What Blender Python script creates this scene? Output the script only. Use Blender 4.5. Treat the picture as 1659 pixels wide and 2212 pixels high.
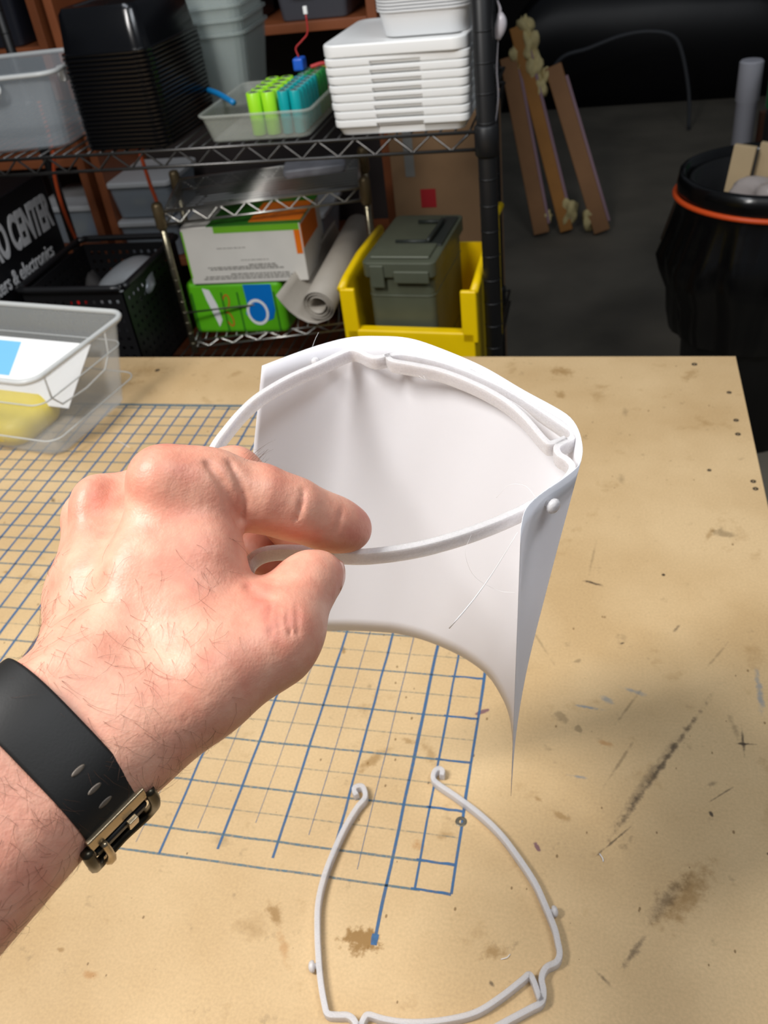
import bpy, bmesh, math, random
import numpy as np
from mathutils import Vector, Matrix

for o in list(bpy.data.objects): bpy.data.objects.remove(o)
SC = bpy.context.scene
COL = SC.collection

# ------------------------------------------------------------------ camera
W, H, F = 1659, 2212, 1900.0
TZ = 0.90                                     # table top height above the floor
RC = np.array([[0.97303731, 0.20289835, -0.10968433],
               [0.03847605, -0.61167631, -0.79017194],
               [-0.22741589, 0.76464656, -0.6029906]])      # rows: right, down, forward
CP = np.array([0.0990207, -0.59215607, 0.67496923 + TZ])
cam = bpy.data.cameras.new('camera')
cam.sensor_fit = 'VERTICAL'; cam.sensor_height = 36.0; cam.sensor_width = 27.0
cam.lens = 36.0 * F / H
cam.clip_start = 0.02; cam.clip_end = 60
cam.dof.use_dof = True; cam.dof.focus_distance = 0.425
cam.dof.aperture_fstop = cam.lens / 1.7
co = bpy.data.objects.new('camera', cam); COL.objects.link(co)
m = Matrix.Identity(4)
for r in range(3):
    m[r][0] = RC[0][r]; m[r][1] = -RC[1][r]; m[r][2] = -RC[2][r]; m[r][3] = CP[r]
co.matrix_world = m
SC.camera = co

def ray(x, y): return RC.T @ np.array([(x - W / 2) / F, (y - H / 2) / F, 1.0])
def onz(x, y, z=TZ):
    d = ray(x, y); return CP + d * (z - CP[2]) / d[2]
def ony(x, y, Y):
    d = ray(x, y); return CP + d * (Y - CP[1]) / d[1]
def onx(x, y, X):
    d = ray(x, y); return CP + d * (X - CP[0]) / d[0]
def onpl(x, y, p0, n):
    d = ray(x, y); return CP + d * (np.dot(n, p0 - CP) / np.dot(n, d))
def cs(px, py, dep): return np.array([(px - W / 2) / F * dep, (py - H / 2) / F * dep, dep])
def c2w(v): return np.asarray(v) @ RC + CP
def pd(px, py, dep): return c2w(cs(px, py, dep))

# ------------------------------------------------------------------ world, lights, exposure
w = bpy.data.worlds.new('world'); SC.world = w; w.use_nodes = True
w.node_tree.nodes['Background'].inputs[0].default_value = (0.80, 0.88, 1.0, 1)
w.node_tree.nodes['Background'].inputs[1].default_value = 0.09
def area(name, loc, target, size, power, color, sy=None):
    l = bpy.data.lights.new(name, 'AREA'); l.shape = 'RECTANGLE'; l.size = size; l.size_y = sy or size
    l.energy = power; l.color = color
    o = bpy.data.objects.new(name, l); COL.objects.link(o); o.location = loc
    o.rotation_euler = (Vector(target) - Vector(loc)).to_track_quat('-Z', 'Y').to_euler()
    return o
area('ceiling_lamp_key', (-0.85, -0.62, TZ + 1.65), (0.0, -0.10, TZ), 0.28, 38, (1.0, 0.975, 0.945), 0.7)
area('ceiling_lamp_far', (1.0, -0.35, TZ + 2.2), (0.0, 0.3, TZ), 1.2, 22, (0.90, 0.95, 1.0), 0.35)
area('ceiling_lamp_rack', (-0.75, 0.45, TZ + 1.75), (-0.6, 1.3, TZ - 0.1), 0.9, 7.5, (0.86, 0.92, 1.0), 0.2)
vs = SC.view_settings
vs.view_transform = 'Standard'; vs.look = 'None'; vs.gamma = 1.0; vs.use_curve_mapping = False
vs.exposure = 0.06

# ------------------------------------------------------------------ materials
def s2l(c):
    return tuple((v / 12.92 if v <= 0.04045 else ((v + 0.055) / 1.055) ** 2.4) for v in c)
def rgb(r, g, b): return s2l((r / 255, g / 255, b / 255))
MATS = {}
def mat(name, col, rough=0.5, metal=0.0, alpha=1.0, var=0.0, vscale=30, bump=0.0, bscale=200, spec=0.5, sss=0.0, trans=0.0, coat=0.0):
    if name in MATS: return MATS[name]
    M = bpy.data.materials.new(name); M.use_nodes = True; nt = M.node_tree
    b = nt.nodes['Principled BSDF']
    b.inputs['Base Color'].default_value = (*col, 1)
    b.inputs['Roughness'].default_value = rough; b.inputs['Metallic'].default_value = metal
    b.inputs['Specular IOR Level'].default_value = spec
    b.inputs['Alpha'].default_value = alpha
    if trans: b.inputs['Transmission Weight'].default_value = trans
    if coat: b.inputs['Coat Weight'].default_value = coat
    if sss:
        b.inputs['Subsurface Weight'].default_value = sss
        b.inputs['Subsurface Radius'].default_value = (1.0, 0.4, 0.2); b.inputs['Subsurface Scale'].default_value = 0.006
    if var or bump:
        tc = nt.nodes.new('ShaderNodeTexCoord')
    if var:
        n = nt.nodes.new('ShaderNodeTexNoise'); n.inputs['Scale'].default_value = vscale; n.inputs['Detail'].default_value = 5
        nt.links.new(tc.outputs['Object'], n.inputs['Vector'])
        mr = nt.nodes.new('ShaderNodeMapRange'); mr.inputs[1].default_value = 0.25; mr.inputs[2].default_value = 0.75
        mr.inputs[3].default_value = 1 - var; mr.inputs[4].default_value = 1 + var
        nt.links.new(n.outputs[0], mr.inputs[0])
        mx = nt.nodes.new('ShaderNodeMix'); mx.data_type = 'RGBA'; mx.blend_type = 'MULTIPLY'; mx.inputs[0].default_value = 1
        mx.inputs[6].default_value = (*col, 1); nt.links.new(mr.outputs[0], mx.inputs[7])
        nt.links.new(mx.outputs[2], b.inputs['Base Color'])
    if bump:
        n2 = nt.nodes.new('ShaderNodeTexNoise'); n2.inputs['Scale'].default_value = bscale; n2.inputs['Detail'].default_value = 3
        nt.links.new(tc.outputs['Object'], n2.inputs['Vector'])
        bp = nt.nodes.new('ShaderNodeBump'); bp.inputs['Strength'].default_value = bump; bp.inputs['Distance'].default_value = 0.002
        nt.links.new(n2.outputs[0], bp.inputs['Height']); nt.links.new(bp.outputs[0], b.inputs['Normal'])
    MATS[name] = M
    return M

# ------------------------------------------------------------------ object helpers
def link(name, me, material=None, parent=None, smooth=False):
    o = bpy.data.objects.new(name, me); COL.objects.link(o)
    if material is not None and not me.materials: me.materials.append(material)
    if parent is not None: o.parent = parent
    if smooth:
        me.polygons.foreach_set('use_smooth', [True] * len(me.polygons))
    return o
def fin(bm, name, material, parent=None, smooth=False, bevel=0, seg=2):
    bmesh.ops.recalc_face_normals(bm, faces=bm.faces)
    me = bpy.data.meshes.new(name); bm.to_mesh(me); bm.free()
    o = link(name, me, material, parent, smooth)
    if bevel:
        b = o.modifiers.new('bevel', 'BEVEL'); b.width = bevel; b.segments = seg; b.limit_method = 'ANGLE'
        b.angle_limit = math.radians(35)
        if not smooth:
            me.polygons.foreach_set('use_smooth', [True] * len(me.polygons))
            wn = o.modifiers.new('wn', 'WEIGHTED_NORMAL'); wn.keep_sharp = True
    return o
def thing(name, label, cat, loc=(0, 0, 0), group=None):
    o = bpy.data.objects.new(name, None); COL.objects.link(o); o.location = loc; o.empty_display_size = 0.02
    return tag(o, label, cat, group)
def tag(o, label, cat, group=None):
    o['label'] = label; o['category'] = cat
    if group: o['group'] = group
    return o
def struct(o):
    o['kind'] = 'structure'; return o
def keep(o, parent):
    "parent o keeping world position (parents only ever carry a location)"
    o.parent = parent; o.matrix_parent_inverse = Matrix.Translation(-Vector(parent.location)); return o

def box(bm, c, s, rz=0.0, M=None):
    vs_ = []
    for dx in (-.5, .5):
        for dy in (-.5, .5):
            for dz in (-.5, .5):
                v = Vector((dx * s[0], dy * s[1], dz * s[2]))
                if M is not None: v = M @ v
                elif rz: v = Matrix.Rotation(rz, 3, 'Z') @ v
                vs_.append(bm.verts.new(v + Vector(c)))
    for f in ((0, 1, 3, 2), (4, 6, 7, 5), (0, 4, 5, 1), (2, 3, 7, 6), (0, 2, 6, 4), (1, 5, 7, 3)):
        bm.faces.new([vs_[i] for i in f])
def frames(path, closed=False):
    P = [Vector(p) for p in path]; n = len(P); T = []
    for i in range(n):
        if closed: t = P[(i + 1) % n] - P[i - 1]
        else: t = P[min(i + 1, n - 1)] - P[max(i - 1, 0)]
        T.append(t.normalized())
    u = T[0].orthogonal().normalized(); U = []
    for i in range(n):
        u = (u - T[i] * u.dot(T[i]));
        u = u.normalized() if u.length > 1e-6 else T[i].orthogonal().normalized()
        U.append(u)
    return P, T, U
def tube(bm, path, r, n=8, closed=False, caps=True):
    P, T, U = frames(path, closed); rings = []
    for i, p in enumerate(P):
        rr = r[i] if isinstance(r, (list, tuple)) else r
        v = T[i].cross(U[i])
        rings.append([bm.verts.new(p + (U[i] * math.cos(2 * math.pi * k / n) + v * math.sin(2 * math.pi * k / n)) * rr) for k in range(n)])
    m_ = len(P)
    for i in range(m_ if closed else m_ - 1):
        a, b = rings[i], rings[(i + 1) % m_]
        for k in range(n): bm.faces.new((a[k], a[(k + 1) % n], b[(k + 1) % n], b[k]))
    if caps and not closed:
        bm.faces.new(rings[0]); bm.faces.new(rings[-1])
def catmull(pts, sub=6, closed=False):
    P = [np.array(p, float) for p in pts]; n = len(P); out = []
    rng = range(n if closed else n - 1)
    for i in rng:
        p0 = P[i - 1] if (closed or i > 0) else 2 * P[0] - P[1]
        p1 = P[i]; p2 = P[(i + 1) % n]
        p3 = P[(i + 2) % n] if (closed or i + 2 < n) else 2 * P[-1] - P[-2]
        for k in range(sub):
            t = k / sub
            out.append(0.5 * ((2 * p1) + (-p0 + p2) * t + (2 * p0 - 5 * p1 + 4 * p2 - p3) * t * t + (-p0 + 3 * p1 - 3 * p2 + p3) * t ** 3))
    if not closed: out.append(P[-1])
    return out
def ribbon(bm, path2, th, h, org, u, v, n):
    "rectangular bar swept along a 2-D path in the plane org,u,v; n is the height axis"
    P = [np.array(p[:2], float) for p in path2]; N = len(P); rings = []
    for i in range(N):
        t = P[min(i + 1, N - 1)] - P[max(i - 1, 0)]; t /= np.linalg.norm(t) + 1e-12
        s = np.array([-t[1], t[0]])
        q = []
        for a, b in ((-.5, -.5), (.5, -.5), (.58, 0), (.5, .5), (-.5, .5), (-.58, 0)):
            p = P[i] + s * a * th
            q.append(bm.verts.new(Vector(org + u * p[0] + v * p[1] + n * b * h)))
        rings.append(q)
    for i in range(N - 1):
        for k in range(6): bm.faces.new((rings[i][k], rings[i][(k + 1) % 6], rings[i + 1][(k + 1) % 6], rings[i + 1][k]))
    bm.faces.new(rings[0]); bm.faces.new(rings[-1])
def rrect(wx, wy, r, n=4):
    out = []
    for cx, cy, a0 in ((1, 1, 0), (-1, 1, 90), (-1, -1, 180), (1, -1, 270)):
        for k in range(n + 1):
            a = math.radians(a0 + 90 * k / n)
            out.append((cx * (wx / 2 - r) + r * math.cos(a), cy * (wy / 2 - r) + r * math.sin(a)))
    return out
def loft(bm, loops, cap0=True, cap1=True):
    "loops: list of lists of 3-D points with equal counts"
    R = [[bm.verts.new(Vector(p)) for p in L] for L in loops]; n = len(R[0])
    for a, b in zip(R, R[1:]):
        for k in range(n): bm.faces.new((a[k], a[(k + 1) % n], b[(k + 1) % n], b[k]))
    if cap0: bm.faces.new(R[0])
    if cap1: bm.faces.new(R[-1])
def rl(wx, wy, r, z, n=4): return [(x, y, z) for x, y in rrect(wx, wy, r, n)]
def container(bm, wx, wy, h, taper, r, t=0.0015, lip=0.006, liph=0.004, floor_t=0.002):
    "open thin-walled tub, base at z=0; taper = how much each side narrows at the base; rim lip outside"
    bx, by = wx - 2 * taper, wy - 2 * taper
    L = [rl(bx * .97, by * .97, r * .9, 0), rl(bx, by, r, h * .03), rl(wx, wy, r, h - liph), rl(wx + 2 * lip, wy + 2 * lip, r + lip, h - liph),
         rl(wx + 2 * lip, wy + 2 * lip, r + lip, h), rl(wx - 2 * t, wy - 2 * t, max(r - t, .001), h), rl(bx - 2 * t, by - 2 * t, max(r - t, .001), floor_t + h * .02)]
    loft(bm, L)
def lathe(bm, prof, c=(0, 0, 0), n=32, caps=True):
    loops = [[(c[0] + r * math.cos(2 * math.pi * k / n), c[1] + r * math.sin(2 * math.pi * k / n), c[2] + z) for k in range(n)] for r, z in prof]
    loft(bm, loops, caps, caps)
def text_mesh(body, size, ext=0.0004, shear=0.0, off=0.0):
    cu = bpy.data.curves.new('t', 'FONT'); cu.body = body; cu.size = size; cu.extrude = ext; cu.shear = shear; cu.offset = off
    cu.resolution_u = 4
    o = bpy.data.objects.new('t', cu); COL.objects.link(o)
    dg = bpy.context.evaluated_depsgraph_get()
    me = bpy.data.meshes.new_from_object(o.evaluated_get(dg)); bpy.data.objects.remove(o)
    return me
def copytree(o, parent=None):
    c = o.copy(); COL.objects.link(c)
    if parent is not None: c.parent = parent
    for ch in o.children: copytree(ch, c)
    return c
ORD = ['bottom', 'second', 'third', 'fourth', 'fifth', 'sixth', 'seventh', 'eighth', 'ninth', 'tenth', 'eleventh', 'twelfth', 'thirteenth', 'fourteenth', 'fifteenth',
       'sixteenth', 'seventeenth', 'eighteenth', 'nineteenth', 'twentieth', 'twenty-first', 'twenty-second', 'twenty-third', 'twenty-fourth', 'twenty-fifth', 'twenty-sixth']

# ================================================================== the setting
def nodes_of(name):
    M = bpy.data.materials.new(name); M.use_nodes = True; nt = M.node_tree
    return M, nt, nt.nodes['Principled BSDF']
def N(nt, kind, **kw):
    n = nt.nodes.new(kind)
    for k, v in kw.items(): setattr(n, k, v)
    return n
def concrete(name, c0, c1, rough=0.7, sc=2.2):
    M, nt, b = nodes_of(name)
    tc = N(nt, 'ShaderNodeTexCoord'); n = N(nt, 'ShaderNodeTexNoise'); n.inputs['Scale'].default_value = sc; n.inputs['Detail'].default_value = 8
    nt.links.new(tc.outputs['Object'], n.inputs['Vector'])
    cr = N(nt, 'ShaderNodeValToRGB'); cr.color_ramp.elements[0].position = .3; cr.color_ramp.elements[1].position = .72
    cr.color_ramp.elements[0].color = (*c0, 1); cr.color_ramp.elements[1].color = (*c1, 1)
    nt.links.new(n.outputs[0], cr.inputs[0]); nt.links.new(cr.outputs[0], b.inputs['Base Color'])
    b.inputs['Roughness'].default_value = rough; b.inputs['Specular IOR Level'].default_value = .25
    return M
bm = bmesh.new(); box(bm, (0.3, 2.2, -0.05), (9.4, 9.6, 0.1))
struct(fin(bm, 'floor', concrete('concrete_floor', rgb(100, 95, 85), rgb(128, 121, 108))))
bm = bmesh.new(); box(bm, (0.3, 7.05, 1.5), (9.4, 0.1, 3.0))
struct(fin(bm, 'wall_back', concrete('dark_wall', rgb(30, 28, 27), rgb(40, 37, 35), .85, 1.1)))
bm = bmesh.new(); box(bm, (-4.45, 2.2, 1.5), (0.1, 9.6, 3.0))
struct(fin(bm, 'wall_left', MATS.get('x') or bpy.data.materials['dark_wall']))

# ------------------------------------------------------------------ workbench with grid, stains and screws
def table_material():
    M, nt, b = nodes_of('mdf_board')
    L = nt.links.new
    tc = N(nt, 'ShaderNodeTexCoord'); geo = tc.outputs['Object']
    n1 = N(nt, 'ShaderNodeTexNoise'); n1.inputs['Scale'].default_value = 7; n1.inputs['Detail'].default_value = 6; L(geo, n1.inputs['Vector'])
    n2 = N(nt, 'ShaderNodeTexNoise'); n2.inputs['Scale'].default_value = 420; n2.inputs['Detail'].default_value = 4; L(geo, n2.inputs['Vector'])
    r1 = N(nt, 'ShaderNodeValToRGB'); r1.color_ramp.elements[0].position = .34; r1.color_ramp.elements[1].position = .66
    r1.color_ramp.elements[0].color = (*rgb(190, 159, 115), 1); r1.color_ramp.elements[1].color = (*rgb(206, 177, 134), 1)
    L(n1.outputs[0], r1.inputs[0])
    r2 = N(nt, 'ShaderNodeMapRange'); r2.inputs[1].default_value = .3; r2.inputs[2].default_value = .7; r2.inputs[3].default_value = .92; r2.inputs[4].default_value = 1.07
    L(n2.outputs[0], r2.inputs[0])
    mx = N(nt, 'ShaderNodeMix', data_type='RGBA', blend_type='MULTIPLY'); mx.inputs[0].default_value = 1
    L(r1.outputs[0], mx.inputs[6]); L(r2.outputs[0], mx.inputs[7]); col = mx.outputs[2]
    def over(col, fac, c):
        k = N(nt, 'ShaderNodeMix', data_type='RGBA', blend_type='MIX'); L(fac, k.inputs[0]); L(col, k.inputs[6]); k.inputs[7].default_value = (*c, 1)
        return k.outputs[2]
    # dark fibres and specks
    for sc, th, c in ((110, .080, rgb(112, 84, 48)), (46, .030, rgb(70, 50, 30))):
        mp = N(nt, 'ShaderNodeMapping'); mp.inputs['Scale'].default_value = (1, .62, 1); mp.inputs['Rotation'].default_value = (0, 0, .6); L(geo, mp.inputs[0])
        vo = N(nt, 'ShaderNodeTexVoronoi'); vo.inputs['Scale'].default_value = sc; L(mp.outputs[0], vo.inputs['Vector'])
        a = N(nt, 'ShaderNodeMath', operation='LESS_THAN'); L(vo.outputs['Distance'], a.inputs[0])
        # only some of the cells carry a speck
        sp = N(nt, 'ShaderNodeSeparateColor'); L(vo.outputs['Color'], sp.inputs[0])
        g = N(nt, 'ShaderNodeMath', operation='GREATER_THAN'); L(sp.outputs[0], g.inputs[0]); g.inputs[1].default_value = .62
        a2 = N(nt, 'ShaderNodeMath', operation='MULTIPLY'); L(sp.outputs[1], a2.inputs[0]); a2.inputs[1].default_value = th * 1.6; L(a2.outputs[0], a.inputs[1])
        f = N(nt, 'ShaderNodeMath', operation='MULTIPLY'); L(a.outputs[0], f.inputs[0]); L(g.outputs[0], f.inputs[1])
        f2 = N(nt, 'ShaderNodeMath', operation='MULTIPLY'); L(f.outputs[0], f2.inputs[0]); f2.inputs[1].default_value = .75
        col = over(col, f2.outputs[0], c)
    # wobble noise shared by all stains
    nw = N(nt, 'ShaderNodeTexNoise'); nw.inputs['Scale'].default_value = 120; nw.inputs['Detail'].default_value = 8; nw.inputs['Roughness'].default_value = .66; L(geo, nw.inputs['Vector'])
    br, gy, dk, bl, pu = rgb(140, 104, 52), rgb(128, 108, 78), rgb(62, 50, 40), rgb(104, 126, 140), rgb(120, 84, 90)
    og = rgb(168, 116, 58)
    #          x0    y0    x1    y1   half-width(mm) strength colour softness
    ST = [(765, 2030, 795, 2032, 12, .85, br, .5), (1045, 2060, 1085, 2055, 7, .5, br, .8), (590, 1960, 600, 1985, 7, .6, br, .7), (605, 2010, 622, 2080, 5, .4, og, .9),
          (775, 1665, 835, 1620, 7, .5, br, .8), (920, 1610, 940, 1650, 7, .4, br, .9), (870, 1595, 900, 1605, 4, .45, br, .8), (898, 1820, 905, 1830, 5, .55, og, .8), (945, 1808, 975, 1805, 4, .4, br, .8),
          (740, 1400, 742, 1408, 3, .6, br, .6), (1290, 1850, 1545, 1490, 3.5, .62, dk, .9), (1320, 1790, 1480, 1570, 5.0, .38, dk, 1.), (1310, 1690, 1370, 1600, 2, .5, gy, .9), (1325, 1570, 1385, 1490, 2, .5, gy, .9),
          (1440, 1990, 1520, 1880, 16, .55, br, .95), (1400, 1985, 1480, 1900, 8, .4, dk, 1.), (1345, 2090, 1395, 2020, 3.5, .55, dk, .9), (1280, 1855, 1370, 1780, 1.2, .6, dk, .8),
          (1590, 1606, 1632, 1608, 1.5, .85, dk, .7), (1602, 1570, 1608, 1630, 1.8, .7, dk, .8), (1575, 1545, 1600, 1600, 4, .45, gy, .9), (1262, 1254, 1305, 1266, 2.2, .8, dk, .7), (1270, 1250, 1290, 1160, 1.8, .35, gy, .9),
          (1545, 1150, 1578, 1155, 7, .5, gy, .5), (1525, 1170, 1540, 1140, 4, .4, br, .8), (1200, 800, 1225, 805, 16, .5, br, .8), (1208, 850, 1212, 855, 10, .45, br, .7), (1480, 820, 1500, 800, 12, .35, br, .9),
          (1635, 1450, 1648, 1550, 4, .5, bl, .8), (1240, 1523, 1300, 1533, 2.2, .6, bl, .8), (1300, 1505, 1325, 1520, 4, .45, bl, .9), (1345, 1485, 1390, 1500, 3.5, .45, bl, .9), (1230, 1675, 1275, 1682, 2, .5, bl, .8),
          (1030, 1543, 1055, 1533, 2.6, .75, pu, .3), (1158, 1825, 1164, 1838, 2.6, .8, pu, .3), (1205, 1545, 1220, 1552, 6, .45, gy, .5), (1248, 1573, 1252, 1577, 3.4, .5, gy, .4), (1200, 1755, 1225, 1770, 4.5, .45, br, .8),
          (1160, 1723, 1166, 1728, 3, .5, br, .8), (1290, 1600, 1325, 1612, 4, .45, og, .9), (1535, 1755, 1538, 1762, 2, .9, dk, .5), (1600, 1690, 1520, 1740, .9, .5, dk, .8), (1530, 1695, 1545, 1690, 3, .4, dk, .9),
          (185, 2103, 205, 2108, 4, .5, og, .8), (130, 2050, 135, 2052, 2.5, .5, br, .7), (110, 1075, 118, 1085, 3.5, .6, dk, .8), (10, 1235, 20, 1237, 3, .6, br, .8), (430, 1570, 470, 1590, 8, .2, br, 1.),
          (470, 1810, 490, 1820, 8, .3, gy, 1.), (1060, 2120, 1065, 2130, 2, .6, dk, .8), (1350, 880, 1352, 900, 5, .35, gy, .9), (1340, 1030, 1345, 1040, 6, .4, gy, .9), (1130, 1330, 1200, 1440, 1.6, .35, gy, .9),
          (1520, 1450, 1580, 1380, 1.6, .4, gy, .9), (1455, 1365, 1468, 1350, 2, .55, dk, .8), (1240, 1430, 1255, 1425, 2.5, .5, gy, .6), (1342, 1390, 1348, 1388, 1.8, .7, dk, .6), (1290, 2100, 1320, 2130, 2, .5, dk, .9),
          (270, 800, 360, 800, 26, .32, br, 1.)]
    for sc_, t0, t1, st_, c_ in ((26, .60, .74, .40, br), (48, .64, .72, .45, gy)):
        nb = N(nt, 'ShaderNodeTexNoise'); nb.inputs['Scale'].default_value = sc_; nb.inputs['Detail'].default_value = 8; nb.inputs['Roughness'].default_value = .62; L(geo, nb.inputs['Vector'])
        mb = N(nt, 'ShaderNodeMapRange'); mb.inputs[1].default_value = t0; mb.inputs[2].default_value = t1; mb.inputs[3].default_value = 0; mb.inputs[4].default_value = st_
        L(nb.outputs[0], mb.inputs[0]); col = over(col, mb.outputs[0], c_)
    for x0, y0, x1, y1, hw, st, c, soft in ST:
        a, e = onz(x0, y0), onz(x1, y1); d = e - a; ln = np.linalg.norm(d[:2]); cen = (a + e) / 2
        mp = N(nt, 'ShaderNodeMapping', vector_type='TEXTURE'); mp.inputs['Location'].default_value = (cen[0], cen[1], TZ)
        mp.inputs['Rotation'].default_value = (0, 0, math.atan2(d[1], d[0])); mp.inputs['Scale'].default_value = (ln / 2 + hw / 1000, hw / 1000, 10)
        L(geo, mp.inputs[0])
        le = N(nt, 'ShaderNodeVectorMath', operation='LENGTH'); L(mp.outputs[0], le.inputs[0])
        ad = N(nt, 'ShaderNodeMath', operation='MULTIPLY_ADD'); L(nw.outputs[0], ad.inputs[0]); ad.inputs[1].default_value = 2.6; L(le.outputs['Value'], ad.inputs[2])
        mr = N(nt, 'ShaderNodeMapRange', interpolation_type='SMOOTHSTEP'); mr.inputs[1].default_value = 2.34; mr.inputs[2].default_value = 2.26 - soft
        mr.inputs[3].default_value = 0; mr.inputs[4].default_value = min(.92, st * 1.2)
        L(ad.outputs[0], mr.inputs[0]); col = over(col, mr.outputs[0], c)
    L(col, b.inputs['Base Color']); b.inputs['Roughness'].default_value = .52; b.inputs['Specular IOR Level'].default_value = .35
    return M
XL, XR, YN, YF = -1.35, 0.305, -0.80, 0.678
bench = thing('workbench', 'wide workbench with a stained fibreboard top and a hand-drawn blue grid', 'workbench', (-0.5, 0, 0))
bm = bmesh.new(); box(bm, ((XL + XR) / 2, (YN + YF) / 2, TZ - .0095), (XR - XL, YF - YN, .019))
keep(fin(bm, 'table_top', table_material()), bench)
wood_d = mat('frame_timber', rgb(150, 118, 78), .6, var=.2, vscale=14)
for x in (XL + .06, XR - .06):
    for y in (YN + .06, YF - .06):
        bm = bmesh.new(); box(bm, (x, y, (TZ - .019) / 2), (.07, .07, TZ - .019)); keep(fin(bm, 'leg', wood_d, bevel=.003), bench)
for y in (YN + .06, YF - .06):
    bm = bmesh.new(); box(bm, ((XL + XR) / 2, y, TZ - .065), (XR - XL - .19, .04, .09)); keep(fin(bm, 'apron', wood_d, bevel=.003), bench)
# hand-drawn grid
def ink(name, c, a0, a1, sc):
    M, nt, b = nodes_of(name); tc = N(nt, 'ShaderNodeTexCoord')
    n = N(nt, 'ShaderNodeTexNoise'); n.inputs['Scale'].default_value = sc; n.inputs['Detail'].default_value = 4; nt.links.new(tc.outputs['Object'], n.inputs['Vector'])
    mr = N(nt, 'ShaderNodeMapRange'); mr.inputs[1].default_value = .34; mr.inputs[2].default_value = .62; mr.inputs[3].default_value = a0; mr.inputs[4].default_value = a1
    nt.links.new(n.outputs[0], mr.inputs[0]); nt.links.new(mr.outputs[0], b.inputs['Alpha'])
    b.inputs['Base Color'].default_value = (*c, 1); b.inputs['Roughness'].default_value = .6
    return M
ink_bold = ink('blue_marker_bold', rgb(54, 98, 140), .66, .95, 260)
ink_thin = ink('blue_marker_thin', rgb(62, 100, 138), .5, .85, 320)
ink_row = ink('faded_blue_marker', rgb(88, 118, 130), .34, .80, 300)
ink_faint = ink('rubbed_marker', rgb(124, 138, 130), .12, .42, 300)
UN = .0254
rnd = random.Random(4)
inkm = {'bold': bmesh.new(), 'thin': bmesh.new(), 'row': bmesh.new(), 'faint': bmesh.new()}
LV = [0]
def stroke(kind, a, b, wd, n=14, wob=.00035, t0=1.0, t1=1.0):
    bm_ = inkm[kind]; LV[0] += 1; z = TZ + .00012 + (LV[0] % 7) * .00002
    a = np.array(a, float) * UN; b = np.array(b, float) * UN; d = b - a; s = np.array([-d[1], d[0]]) / np.linalg.norm(d)
    prev = None
    for i in range(n + 1):
        t = i / n; k = rnd.uniform(-wob, wob); ww = wd * (t0 + (t1 - t0) * t) / 2 * rnd.uniform(.88, 1.12)
        p = a + d * t + s * k
        cur = [bm_.verts.new((*(p + s * ww), z)), bm_.verts.new((*(p - s * ww), z))]
        if prev: bm_.faces.new((prev[0], prev[1], cur[1], cur[0]))
        prev = cur
XO = {0: .10, 1: -1.08, 2: -2.0, 3: -3.07}
def cx(i): return XO.get(i, -float(i)) if i in XO else -float(i) - .0
TOPR = 20.35
for i in range(0, 43):
    x = cx(i)
    if i > 11:
        stroke('bold', (x, -8.9), (x + .02 * (i > 16), TOPR), .0029 + .0004 * (i % 2 == 0), 24)
    elif i % 2 == 0 or i == 1:
        yb = {0: -9.0, 1: -9.0, 2: -10.9, 4: -8.9, 6: -8.6, 8: -8.55, 10: -9.0}[i]
        stroke('bold', (x, yb), (x, TOPR), {0: .0034, 1: .0028, 2: .0038}.get(i, .0030), 24, t0=.75)
    else:
        stroke('thin', (x, {3: -8.6, 5: -7.6, 7: -7.4, 9: -7.9, 11: -8.7}[i]), (x, TOPR), .0015, 24, t0=.4, t1=1.1)
stroke('bold', (-2.0, -10.6), (-2.0, -10.95), .0052, 3)
for j in range(-9, 21):
    if j > 4:
        stroke('row', (.1, j), (-43, j), .0026, 40)
    elif j % 2 == 0 or j == -9:
        stroke('row', (-.9, j), (-43, j), .0022, 40); stroke('bold', (.1, j), (-1.2, j + .02), .0026, 5, t1=.8)
    else:
        stroke('faint', (.05, j), (-43, j), .0015, 40)
stroke('row', (.1, TOPR), (-43, TOPR), .0075, 40); stroke('thin', (.1, TOPR + .1), (-43, TOPR + .1), .0022, 40)
for k, mt in (('bold', ink_bold), ('thin', ink_thin), ('row', ink_row), ('faint', ink_faint)):
    o = keep(fin(inkm[k], 'grid_line', mt), bench); o['kind'] = 'stuff'
# screws let into the board
screw_m = mat('dull_screw', rgb(112, 106, 92), .45, .7, var=.3, vscale=600)
screw_d = mat('dark_screw', rgb(60, 52, 42), .6, .4)
for i, (x, y, r) in enumerate(((996, 1775, .0050), (1500, 787, .0042), (1575, 848, .0034), (1590, 908, .0036), (1594, 938, .0036), (1627, 1040, .0034), (1632, 1056, .0034), (1532, 1016, .0026), (340, 800, .0042), (1433, 1242, .0018))):
    p = onz(x, y); bm = bmesh.new()
    lathe(bm, [(r, -.002), (r, .0003), (r * .86, .0007), (r * .4, .0007), (r * .3, -.0006), (r * .12, -.0010)], (p[0], p[1], TZ), 20)
    keep(fin(bm, 'screw', screw_m if i == 0 else screw_d, smooth=False), bench)
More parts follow.
